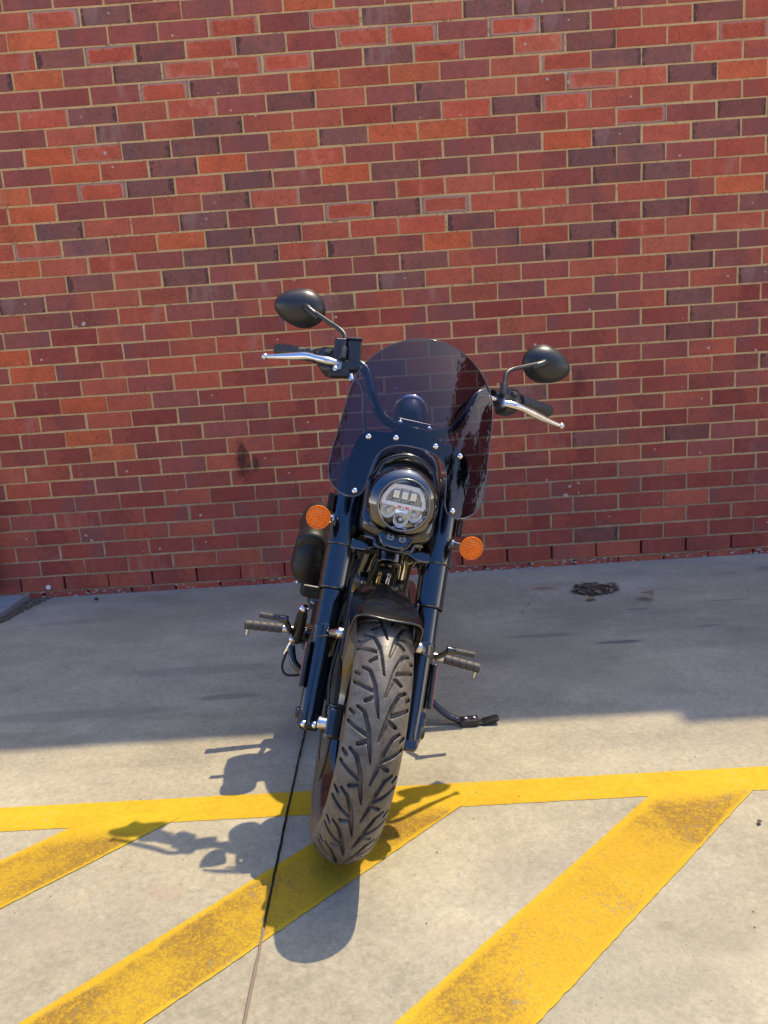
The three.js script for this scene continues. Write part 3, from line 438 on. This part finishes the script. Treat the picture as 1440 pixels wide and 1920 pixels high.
// --- windshield
{
  const sz = (x, y) => .16 + .22 * (y - .65) + .42 * Math.pow(Math.max(0, y - .70), 2) - .7 * (x * x - .01), sl = y => .22 + .84 * Math.max(0, y - .70);
  const half = [[0, .948], [.052, .942], [.095, .927], [.13, .905], [.16, .876], [.18, .842], [.190, .80], [.195, .745], [.2005, .685], [.205, .64], [.204, .60], [.195, .572], [.175, .549], [.144, .536], [.117, .542], [.105, .562], [.101, .59], [.098, .614], [.092, .641], [.076, .665], [.046, .680], [0, .684]];
  const sheet = (outline, off, dens) => { // triangulated on a grid clipped to the outline
    const s = new THREE.Shape(outline.map(p => new THREE.Vector2(...p))), pos = [], seen = new Map();
    const inside = (x, y) => { let c = false; for (let i = 0, j = outline.length - 1; i < outline.length; j = i++) { const [xi, yi] = outline[i], [xj, yj] = outline[j]; if ((yi > y) !== (yj > y) && x < (xj - xi) * (y - yi) / (yj - yi) + xi) c = !c; } return c; };
    let g = new THREE.ShapeGeometry(s).toNonIndexed(); let tri = []; const p = g.attributes.position; for (let i = 0; i < p.count; i += 3) tri.push([0, 1, 2].map(k => [p.getX(i + k), p.getY(i + k)]));
    for (let it = 0; it < 9; it++) { const nx = []; let any = false; for (const t of tri) { let b = 0, bl = 0; for (let k = 0; k < 3; k++) { const a = t[k], c = t[(k + 1) % 3], l = Math.hypot(a[0] - c[0], a[1] - c[1]); if (l > bl) { bl = l; b = k; } } if (bl < dens) { nx.push(t); continue; } any = true; const a = t[b], c = t[(b + 1) % 3], d = t[(b + 2) % 3], m = [(a[0] + c[0]) / 2, (a[1] + c[1]) / 2]; nx.push([a, m, d], [m, c, d]); } tri = nx; if (!any) break; }
    const out = [], nor = []; for (const t of tri) for (const [x, y] of t) { out.push(x, y, sz(x, y) + off); const n = V(1.4 * x, -sl(y), 1).normalize(); nor.push(n.x, n.y, n.z); }
    const q = new THREE.BufferGeometry(); q.setAttribute('position', new THREE.Float32BufferAttribute(out, 3)); q.setAttribute('normal', new THREE.Float32BufferAttribute(nor, 3)); return q;
  };
  const sym = h => { const l = smoothLoop([...h, ...h.slice(1, -1).reverse().map(p => [-p[0], p[1]])], 170); return l; };
  const W = FG('windshield'), ol = sym(half);
  mesh('shield', sheet(ol, 0, .02), phy([.185, .165, .255], .012, 0, { transmission: 1, thickness: 0, ior: 1.6, side: THREE.DoubleSide }), W).userData.label = 'smoked transparent shield';
  mesh('edge', tube([...ol, ol[0]].map(p => [p[0], p[1], sz(...p)]), .0016, 340, 6), phy([.05, .05, .07], .1, 0, { clearcoat: 1 }), W);
  const brk = [[0, .735], [.03, .732], [.05, .722], [.066, .712], [.09, .709], [.118, .706], [.137, .694], [.15, .66], [.156, .60], [.154, .565], [.145, .546], [.130, .541], [.117, .546], [.108, .562], [.105, .59], [.102, .614], [.096, .643], [.079, .669], [.047, .685], [0, .689]];
  const bl = sym(brk), bp = mesh('mounting_plate', [sheet(bl, -.006, .02), sheet(bl, -.010, .02)], M.gloss, W);
  mesh('plate_edge', tube([...bl, bl[0]].map(p => [p[0], p[1], sz(...p) - .008]), .0025, 300, 6), M.gloss, bp);
  for (const s of [-1, 1]) for (const [x, y] of [[.1205, .690], [.052, .698], [.128, .551]]) mesh('mounting_bolt', lathe([[0, .0072], [.0035, .0068], [.0065, .0045], [.0080, .0012], [.0080, -.004]], [s * x, y, sz(x, y) + .001], [s * 1.4 * x, -.22, 1], 24), M.chrome, W);
  for (const s of [-1, 1]) mesh('stay', tube([[s * .128, .60, .04], [s * .135, .62, .08], [s * .125, .65, sz(.125, .65) - .01]], .006, 20, 8), M.satin, W);
}
// --- handlebar and controls
{
  const half = [[.400, .968, -.02], [.287, .938, .055], [.215, .927, .088], [.178, .918, .104], [.152, .895, .114], [.138, .86, .12], [.122, .815, .124], [.104, .786, .119], [.082, .774, .105], [.055, .772, .09], [0, .773, .086]];
  F('handlebar', tube([...half.map(p => [-p[0], p[1], p[2]]), ...half.slice(0, -1).reverse()], .0128, 160, 18), M.gloss);
  const R = FG('handlebar_riser');
  mesh('clamp', [box(.10, .036, .042, 0, .773, .086, .008)], M.gloss, R);
  for (const s of [-1, 1]) { mesh('riser_post', rod([s * .03, .66, .02], [s * .032, .77, .075], .017), M.gloss, R); mesh('clamp_bolt', rod([s * .04, .77, .1], [s * .04, .773, .112], .007), M.chrome, R); }
  const Gd = FG('gauge'), gd = [0, .93, -.36];
  mesh('cup', lathe([[0, -.055], [.026, -.05], [.042, -.034], [.045, .0], [.045, .02]], [-.008, .829, .045], gd, 48), M.gloss, Gd);
  mesh('rim', lathe([[.045, .02], [.0485, .021], [.049, .032], [.046, .035], [.040, .033]], [-.008, .829, .045], gd, 48), M.chrome, Gd);
  mesh('glass', lathe([[.04, .031], [0, .033]], [-.008, .829, .045], gd, 40), std([.01, .01, .012], .08), Gd);
  for (const s of [-1, 1]) {
    const G = FG('hand_grip'), a = V(s * .290, .939, .053), b = V(s * .404, .969, -.023), d = b.clone().sub(a), n = 17, pr = [];
    const L = d.length(); pr.push([0, 0], [.0205, 0], [.0205, .006]); for (let k = 0; k < n; k++) { const t = .008 + (L - .012) * k / n, w = (L - .012) / n; pr.push([.0165, t], [.0185, t + w * .18], [.0185, t + w * .8], [.0165, t + w * .95]); } pr.push([.0185, L - .003], [.017, L], [0, L]);
    mesh('rubber', lathe(pr, a.toArray(), d.toArray(), 28), M.rubber, G);
    const S = FG('switch_housing');
    const q = new THREE.Quaternion().setFromUnitVectors(V(s, 0, 0), d.clone().normalize());
    const on = (g, x, y, z) => g.applyQuaternion(q).translate(s * x, y, z);
    mesh('housing', [on(new RoundedBoxGeometry(.062, .058, .05, 4, .014), .256, .930, .066), on(new RoundedBoxGeometry(.05, .034, .05, 4, .012), .248, .896, .078)], M.satin, S);
    mesh('switch', [on(new RoundedBoxGeometry(.02, .012, .012, 2, .003), .262, .937, .094), on(new RoundedBoxGeometry(.012, .012, .014, 2, .003), .27, .915, .09)], M.rubber, S);
    const Pc = FG(s < 0 ? 'brake_master_cylinder' : 'clutch_perch');
    if (s < 0) {
      const rv = g => g.scale(.94, .96, 1).rotateZ(.16).rotateX(.25).translate(-.209, .932, .10);
      mesh('reservoir', [rv(new RoundedBoxGeometry(.040, .088, .046, 4, .007).translate(.017, 0, 0)), rv(new RoundedBoxGeometry(.036, .092, .036, 4, .006).translate(-.022, .002, .002))], M.satin, Pc);
      mesh('reservoir_cap', rv(new RoundedBoxGeometry(.048, .007, .05, 3, .003).translate(.016, .047, 0)), M.gloss, Pc);
      for (const [cx, cz] of [[.006, .012], [.028, -.012]]) mesh('cap_screw', rv(lathe([[0, .002], [.003, .002], [.003, 0]], [cx, .0505, cz], [0, 1, 0], 12)), M.alu, Pc);
      mesh('body', [rv(new RoundedBoxGeometry(.05, .05, .036, 4, .01).translate(-.02, -.036, .006)), rv(new RoundedBoxGeometry(.06, .022, .03, 3, .006).translate(-.024, -.052, .010))], M.satin, Pc);
      mesh('pivot_bolt', lathe([[0, .004], [.006, .004], [.007, 0]], [-.236, .880, .119], [0, 0, 1], 16), M.alu, Pc);
      mesh('banjo_bolt', rod([-.192, .882, .1], [-.186, .862, .102], .009), M.alu, Pc);
      mesh('brake_hose', tube([[-.186, .864, .102], [-.168, .862, .105], [-.150, .84, .1], [-.135, .78, .075], [-.1, .70, .02]], .0042, 40, 8), M.steel, Pc);
    } else {
      mesh('body', [on(new RoundedBoxGeometry(.05, .038, .034, 4, .01), .232, .908, .095), on(new RoundedBoxGeometry(.03, .02, .03, 3, .006), .222, .894, .105)], M.satin, Pc);
      mesh('adjuster', rod([.212, .90, .11], [.185, .898, .118], .006), M.alu, Pc);
      mesh('clutch_cable', tube([[.186, .898, .118], [.16, .893, .12], [.125, .868, .105], [.1, .80, .06], [.08, .68, .0]], .0038, 40, 8), M.cable, Pc);
    }
    const lv = FG('hand_lever'), pts = s < 0 ? [[.226, .899, .112], [.258, .899, .118], [.286, .904, .108], [.316, .9145, .088], [.36, .916, .062], [.40, .9165, .040], [.424, .9155, .029]] : [[.226, .893, .112], [.258, .8925, .116], [.288, .894, .106], [.318, .8965, .088], [.36, .900, .062], [.40, .904, .040], [.424, .906, .029]], rad = [.0085, .0098, .0085, .0108, .0100, .0078, .0056];
    const cv = new THREE.CatmullRomCurve3(pts.map(p => V(s * p[0], p[1], p[2]))), tg = new THREE.TubeGeometry(cv, 60, 1, 18), tp = tg.attributes.position; // flattened, tapered blade
    for (let i = 0; i <= 60; i++) { const c = cv.getPointAt(i / 60), f = i / 60 * 6, k = Math.min(5, Math.floor(f)), r = rad[k] + (rad[k + 1] - rad[k]) * (f - k); for (let j = 0; j <= 18; j++) { const w = V().fromBufferAttribute(tp, i * 19 + j).sub(c); w.multiplyScalar(r); w.y *= 1.05; w.z *= .8; tp.setXYZ(i * 19 + j, c.x + w.x, c.y + w.y, c.z + w.z); } }
    tg.computeVertexNormals(); mesh('blade', tg, M.alu, lv); mesh('ball_end', sphere(.0092, s * .430, s < 0 ? .915 : .9065, .0265), M.alu, lv); mesh('pivot', rod([s * .228, .880, .112], [s * .228, .908, .112], .008), M.steel, lv);
    // mirror
    const Mi = FG('mirror');
    const prof = []; const nA = 44, nR = 14, pos = [], idx = [];
    for (let i = 0; i <= nR; i++) { const rho = Math.sin(i / nR * Math.PI / 2), zz = .040 * Math.cos(i / nR * Math.PI / 2); for (let k = 0; k <= nA; k++) { const a = k / nA * 6.2832, ca = Math.cos(a), sa = Math.sin(a); const ex = ca > 0 ? .080 : .064, ey = .058 * (1 - .10 * Math.max(0, ca)); pos.push(s * (ca * ex * rho), sa * ey * rho * (1 - .04 * Math.max(0, ca) * rho), zz); } }
    for (let i = 0; i < nR; i++) for (let k = 0; k < nA; k++) { const a = i * (nA + 1) + k, b = a + nA + 1; s > 0 ? idx.push(a, b, a + 1, a + 1, b, b + 1) : idx.push(a, a + 1, b, a + 1, b + 1, b); }
    const mg = new THREE.BufferGeometry(); mg.setAttribute('position', new THREE.Float32BufferAttribute(pos, 3)); mg.setIndex(idx); mg.computeVertexNormals();
    const place2 = g => lev(g.scale(1, .92, 1).rotateZ(s * -.05), s * .357, 1.087, .028);
    mesh('mirror_shell', place2(mg), M.satin, Mi);
    const gl = []; for (let k = 0; k < nA; k++) { const a = k / nA * 6.2832, ca = Math.cos(a), sa = Math.sin(a); gl.push([s * ca * (ca > 0 ? .077 : .061), sa * .056 * (1 - .10 * Math.max(0, ca)) * (1 - .04 * Math.max(0, ca))]); }
    mesh('mirror_glass', place2(new THREE.ShapeGeometry(new THREE.Shape(gl.map(p => new THREE.Vector2(...p)))).translate(0, 0, -.001)), std([.9, .9, .9], .03, 1, { side: THREE.DoubleSide }), Mi);
    mesh('mirror_rim', place2(tube([...gl, gl[0]].map(p => [p[0] * 1.02, p[1] * 1.02, 0]), .0025, 80, 8)), M.satin, Mi);
    mesh('stem', tube([[s * .224, .920, .124], [s * .2245, .955, .122], [s * .228, .981, .119], [s * .242, .998, .114], [s * .275, 1.021, .100], [s * .322, 1.052, .082]], .0062, 50, 14), M.satin, Mi);
    mesh('stem_joint', [rod([s * .306, 1.0375, .082], [s * .340, 1.060, .077], .0098), sphere(.0105, s * .341, 1.0615, .0765), rod([s * .341, 1.0615, .0765], [s * .350, 1.074, .06], .0105)], M.satin, Mi);
    mesh('stem_base', rod([s * .224, .908, .124], [s * .2242, .945, .1225], .0105), M.satin, Mi);
    // turn signal
    const Ts = FG('turn_signal'), at = g => lev(g, s * .203, .484, .072);
    mesh('housing', at(lathe([[0, -.05], [.012, -.047], [.022, -.034], [.029, -.012], [.0305, .004], [.0305, .009]], [0, 0, 0], [0, 0, 1], 40)), M.gloss, Ts);
    mesh('rim', at(new THREE.TorusGeometry(.0298, .0016, 8, 48).translate(0, 0, .009)), M.amber, Ts);
    const dome = new THREE.CircleGeometry(.0295, 48, 0, 6.2832); { const pos2 = [], idx2 = [], R2 = 30, A2 = 96; for (let i = 0; i <= R2; i++) for (let k = 0; k <= A2; k++) { const r = .0292 * i / R2, a = k / A2 * 6.2832, x = r * Math.cos(a), y = r * Math.sin(a); const px = x / .0078, py = y / .0068, row = Math.floor(py), fx = px + (row & 1 ? .5 : 0); const ux = fx - Math.floor(fx) - .5, uy = py - row - .5; pos2.push(x, y, 0.0095 + .0060 * (1 - Math.pow(i / R2, 2)) - .0034 * Math.min(1, (ux * ux + uy * uy) * 3.2)); } for (let i = 0; i < R2; i++) for (let k = 0; k < A2; k++) { const a = i * (A2 + 1) + k, b = a + A2 + 1; idx2.push(a, b, a + 1, a + 1, b, b + 1); } const dg = new THREE.BufferGeometry(); dg.setAttribute('position', new THREE.Float32BufferAttribute(pos2, 3)); dg.setIndex(idx2); dg.computeVertexNormals(); mesh('lens', at(dg), M.amber, Ts); }
    mesh('reflector', at(lathe([[.0285, .008], [.02, -.004], [0, -.008]], [0, 0, 0], [0, 0, 1], 32)), std([.8, .8, .8], .2, .9), Ts);
    mesh('stem', [rod([s * .165, .50, .02], [s * .196, .487, .055], .0075), rod([s * .165, .50, .02], [s * .168, .499, .022], .012)], M.chrome, Ts);
    F('cable_clip', box(.014, .05, .018, s * .178, .545, .02, .004), M.wrinkle);
  }
}
// --- chassis behind the fork
for (const s of [-1, 1]) { C('down_tube', tube([[s * .035, .47, -.30], [s * .046, .36, -.32], [s * .075, .16, -.42], [s * .095, -.06, -.5], [s * .11, -.13, -.62], [s * .12, -.14, -1.1]], .021, 60, 18), M.gloss); C('frame_rail', tube([[s * .03, .46, -.36], [s * .06, .45, -.6], [s * .1, .36, -1.0], [s * .13, .1, -1.45], [s * .13, 0, -1.63]], .016, 50, 14), M.gloss); }
C('steering_head', rod([0, .36, -.2], [0, .64, -.36], .036), M.gloss);
{
  const E = CG('engine'), fin = (base, dir, n, m) => { const gs = []; const d = V(...dir).normalize(); for (let k = 0; k < n; k++) { const p = V(...base).addScaledVector(d, .018 * k); gs.push(place(new RoundedBoxGeometry(.19, .007, .17, 2, .003), p.toArray(), dir)); } gs.push(rod(base, V(...base).addScaledVector(d, .018 * n).toArray(), .066)); return gs; };
  mesh('front_cylinder', fin([0, .10, -.68], [0, .92, .38], 11), M.satin, E); mesh('rear_cylinder', fin([0, .10, -.80], [0, .92, -.38], 11), M.satin, E);
  mesh('rocker_cover', place(new RoundedBoxGeometry(.17, .07, .16, 4, .02), [0, .315, -.59], [0, .92, .38]), M.gloss, E); mesh('rocker_cover', place(new RoundedBoxGeometry(.17, .07, .16, 4, .02), [0, .315, -.89], [0, .92, -.38]), M.gloss, E);
  mesh('crankcase', [new THREE.CylinderGeometry(.15, .15, .22, 40).rotateZ(Math.PI / 2).translate(0, -.01, -.74), box(.22, .2, .4, 0, -.04, -.95, .04)], M.wrinkle, E);
  mesh('primary_cover', [new THREE.CylinderGeometry(.11, .12, .06, 40).rotateZ(Math.PI / 2).translate(.15, -.02, -.74), box(.06, .19, .38, .15, -.02, -.92, .03)], M.gloss, E);
  mesh('cam_cover', [new THREE.CylinderGeometry(.095, .105, .045, 40).rotateZ(Math.PI / 2).translate(-.13, -.01, -.72), box(.04, .11, .09, -.15, .05, -.62, .015)], M.gloss, E);
  for (const z of [-.64, -.70, -.78, -.84]) mesh('pushrod_tube', rod([-.1, .04, z], [-.105, .30, z + (z > -.74 ? .05 : -.05)], .011), M.chrome, E);
  const A = CG('air_cleaner');
  mesh('canister', lathe([[0, 0], [.036, .002], [.046, .010], [.049, .022], [.049, .05], [.045, .056], [.047, .10], [.053, .16], [.05, .22], [0, .23]], [-.216, .300, -.43], [-.02, .24, -.97], 40), M.dark, A);
  mesh('elbow', tube([[-.218, .30, -.47], [-.222, .262, -.46], [-.218, .225, -.48], [-.19, .20, -.54], [-.12, .2, -.62]], .047, 40, 24), M.dark, A);
  mesh('elbow_cap', sphere(.048, -.222, .245, -.455, 1, 1.1, .9), M.dark, A);
  mesh('backing_plate', box(.03, .14, .2, -.14, .24, -.62, .012), M.satin, A);
  const O = CG('oil_cooler'); mesh('core', [box(.10, .13, .03, 0, .03, -.44, .004), ...Array.from({ length: 12 }, (_, k) => box(.104, .003, .036, 0, -.025 + k * .0105, -.44))], M.satin, O);
  mesh('tank', [box(.012, .14, .04, -.056, .03, -.44, .004), box(.012, .14, .04, .056, .03, -.44, .004)], M.gloss, O);
  const Rg = CG('regulator_cover'); mesh('cover', [box(.075, .085, .05, -.192, .175, -.50, .018), box(.07, .03, .04, -.19, .215, -.50, .008)], M.wrinkle, Rg); mesh('clamp_plate', [box(.062, .006, .03, -.185, .226, -.475, .002), box(.062, .006, .03, -.188, .180, -.475, .002), box(.006, .05, .03, -.214, .203, -.475, .002)], M.chrome, Rg);
  for (const [x, y] of [[-.236, .230], [-.240, .182]]) mesh('bolt', sphere(.006, x, y, -.468), M.chrome, Rg);
  const Ex = CG('exhaust'); mesh('header', tube([[-.06, .24, -.52], [-.095, .2, -.45], [-.125, .10, -.44], [-.14, -.02, -.52], [-.16, -.1, -.72], [-.17, -.1, -1.1]], .024, 60, 18), M.wrinkle, Ex); mesh('heat_shield', tube([[-.125, .17, -.43], [-.138, .08, -.425], [-.15, -.02, -.50], [-.17, -.09, -.68]], .031, 40, 18), M.satin, Ex); mesh('muffler', lathe([[0, 0], [.03, .01], [.045, .06], [.047, .55], [.04, .58], [.03, .56]], [-.18, -.1, -1.1], [-.02, .12, -1], 32), M.gloss, Ex);
  // brake couplers and cables seen between the fork legs
  const Bl = CG('brake_line_junction');
  mesh('block', [box(.05, .022, .026, -.005, .315, -.285, .004), box(.034, .03, .02, .0, .345, -.285, .004)], M.satin, Bl);
  for (const [x, c] of [[-.012, 'brass'], [.014, 'alu']]) { mesh('fitting', [rod([x, .305, -.278], [x - .002, .283, -.276], .0058), rod([x, .318, -.278], [x, .306, -.278], .0075)], c === 'brass' ? std([.62, .45, .16], .28, 1) : M.alu, Bl); mesh('line', tube([[x - .002, .284, -.276], [x - .006, .25, -.275], [x - .012, .2, -.29], [x - .02, .1, -.33]], .0032, 24, 8), M.cable, Bl); }
  const Hn = CG('horn'); for (const s of [-1, 1]) { mesh('horn_disc', lathe([[0, .02], [.012, .02], [.014, .014], [.026, .012], [.028, .006], [.028, -.02], [0, -.022]], [s * .047 - .004, .262, -.345], [0, .15, 1], 28), M.satin, Hn); mesh('horn_bolt', lathe([[0, .006], [.006, .006], [.007, 0]], [s * .047 - .004, .264, -.322], [0, .15, 1], 12), M.steel, Hn); }
  mesh('bracket', [box(.03, .1, .012, -.052, .325, -.335, .004), box(.03, .1, .012, .052, .325, -.335, .004)], M.gloss, Hn);
  for (const p of [[[-.03, .42, -.27], [-.022, .37, -.262], [-.03, .31, -.27], [-.05, .22, -.33]], [[.0, .40, -.25], [.008, .36, -.25], [.022, .33, -.268], [.03, .26, -.29]], [[.04, .41, -.26], [.062, .365, -.262], [.066, .30, -.29], [.07, .2, -.36]], [[.075, .40, -.25], [.085, .36, -.255], [.1, .32, -.29], [.12, .25, -.4]]]) C('cable', tube(p, .0048, 30, 8), M.cable);
  C('cable_elbow', tube([[.012, .385, -.262], [.03, .378, -.252], [.042, .355, -.256], [.046, .31, -.27]], .0085, 24, 12), M.chrome);
}
{
  const tk = new THREE.SphereGeometry(1, 40, 28), p = tk.attributes.position; for (let i = 0; i < p.count; i++) { const x = p.getX(i), y = p.getY(i), z = p.getZ(i); const w = .135 * (1 - .25 * Math.max(0, -z)); p.setXYZ(i, Math.sign(x) * Math.pow(Math.abs(x), .85) * w, y * (y > 0 ? .11 : .10) - .02 * Math.max(0, -z), z * .28); } tk.computeVertexNormals(); tk.translate(0, .56, -.68);
  C('fuel_tank', tk, M.gloss);
  const st = new THREE.SphereGeometry(1, 32, 20).scale(.15, .07, .24).translate(0, .46, -1.12); C('seat', st, M.rubber);
  const fp = []; for (let k = 0; k <= 30; k++) { } const fg = new THREE.LatheGeometry([[.30, -.10], [.35, -.098], [.372, -.08], [.376, 0], [.372, .08], [.35, .098], [.30, .10]].map(q => new THREE.Vector2(...q)), 48, 0, 2.6).rotateZ(-Math.PI / 2).rotateX(-2.95).translate(0, .02, -1.63); C('rear_fender', fg, new THREE.MeshPhysicalMaterial().copy(M.gloss)).material.side = THREE.DoubleSide;
  for (const s of [-1, 1]) C('swing_arm', tube([[s * .1, -.05, -1.1], [s * .13, -.03, -1.3], [s * .13, 0, -1.63]], .024, 24, 12), M.gloss);
}
// --- foot controls
for (const s of [-1, 1]) {
  const P = CG('foot_peg'), tip = [s * .388, -.035, -.604], root = [s * .268, -.027, -.610], d = V(...tip).sub(V(...root)), L = d.length(), pr = [[0, 0], [.0128, 0]]; for (let k = 0; k < 5; k++) { const a = L * k / 5, w = L / 5; pr.push([.0128, a + .0012], [.0155, a + .0030], [.0157, a + w - .0022], [.0128, a + w - .0004]); } pr.push([.012, L], [0, L]);
  mesh('rubber', lathe(pr, root, d.toArray(), 28), M.rubber.clone(), P).material.color.setRGB(.075, .07, .065);
  mesh('core', rod([s * .215, -.024, -.612], root, .0125, .0135), M.alu, P); mesh('feeler', rod([tip[0] - s * .012, tip[1] - .014, tip[2]], [tip[0] - s * .012, tip[1] - .034, tip[2]], .005), M.alu, P); mesh('mount', [box(.07, .06, .05, s * .19, -.035, -.62, .01), rod([s * .2, -.025, -.6], [s * .12, -.05, -.62], .02)], M.gloss, P);
  const T = CG(s < 0 ? 'brake_pedal' : 'shift_lever'), a = [s * .272, .060, -.463], b = [s * .334, .0585, -.466], L2 = .062, pq = [[0, 0], [.0085, 0]]; for (let k = 0; k < 8; k++) { const q = L2 * k / 8, w = L2 / 8; pq.push([.0075, q + .001], [.0095, q + .002], [.0095, q + w - .001], [.0075, q + w]); } pq.push([0, L2]);
  mesh('toe_peg', lathe(pq, a, V(...b).sub(V(...a)).toArray(), 24), M.rubber.clone(), T).material.color.setRGB(.09, .085, .08);
  mesh('toe_hub', rod([s * .246, .0595, -.462], [s * .274, .060, -.463], .0125, .0115), M.gloss, T);
  if (s > 0) mesh('arm', tube([[.254, .056, -.466], [.238, .034, -.478], [.215, .008, -.505], [.195, -.02, -.56], [.18, -.03, -.61]], .0085, 30, 12), M.gloss, T);
  else { mesh('arm', tube([[-.254, .056, -.466], [-.238, .02, -.49], [-.222, -.02, -.54], [-.21, -.03, -.60]], .009, 30, 12), M.gloss, T); mesh('master_cylinder', [rod([-.215, -.03, -.53], [-.208, .075, -.50], .019, .017), rod([-.213, .0, -.515], [-.207, .095, -.494], .013)], M.satin, T); mesh('cap', sphere(.017, -.206, .094, -.495, 1, .8, 1), M.chrome, T); mesh('link', [rod([-.225, -.02, -.515], [-.24, -.075, -.52], .006), sphere(.012, -.225, -.018, -.512)], M.alu, T); mesh('brake_line', tube([[-.236, -.065, -.515], [-.240, -.11, -.50], [-.225, -.128, -.49], [-.16, -.115, -.5], [-.12, -.09, -.52]], .0038, 40, 8), M.cable, T); mesh('guard_bar', tube([[-.225, -.045, -.52], [-.205, -.085, -.49], [-.16, -.112, -.48], [-.12, -.12, -.5]], .012, 30, 12), M.gloss, T); }
}
{
  const S = CG('side_stand');
  mesh('leg', tube([[.13, -.11, -.66], [.20, -.142, -.63], [.262, -.182, -.605], [.318, -.2085, -.585], [.36, -.2145, -.575]], .0105, 40, 14), M.gloss, S);
  mesh('block', extrude([[-.028, -.012], [.03, -.012], [.03, .012], [-.028, .012]], .034, .003).rotateZ(.28).translate(.387, -.2085, -.585), M.satin, S);
  for (const x of [-.013, .014]) mesh('block_bolt', sphere(.0075, .387 + x * .96, -.2085 + x * .27 + .015, -.568, 1, .6, 1), M.chrome, S);
  mesh('foot', extrude(smoothLoop([[.408, -.204], [.43, -.199], [.45, -.186], [.478, -.173], [.480, -.178], [.455, -.197], [.43, -.2095], [.408, -.213]], 50), .026, .003).translate(0, 0, -.582), M.wrinkle, S);
  mesh('foot_pad', extrude(smoothLoop([[.43, -.200], [.452, -.186], [.476, -.175], [.476, -.180], [.452, -.195], [.43, -.207]], 40), .036, .002).translate(0, 0, -.588), M.wrinkle, S);
}
renderer.render(scene, camera);
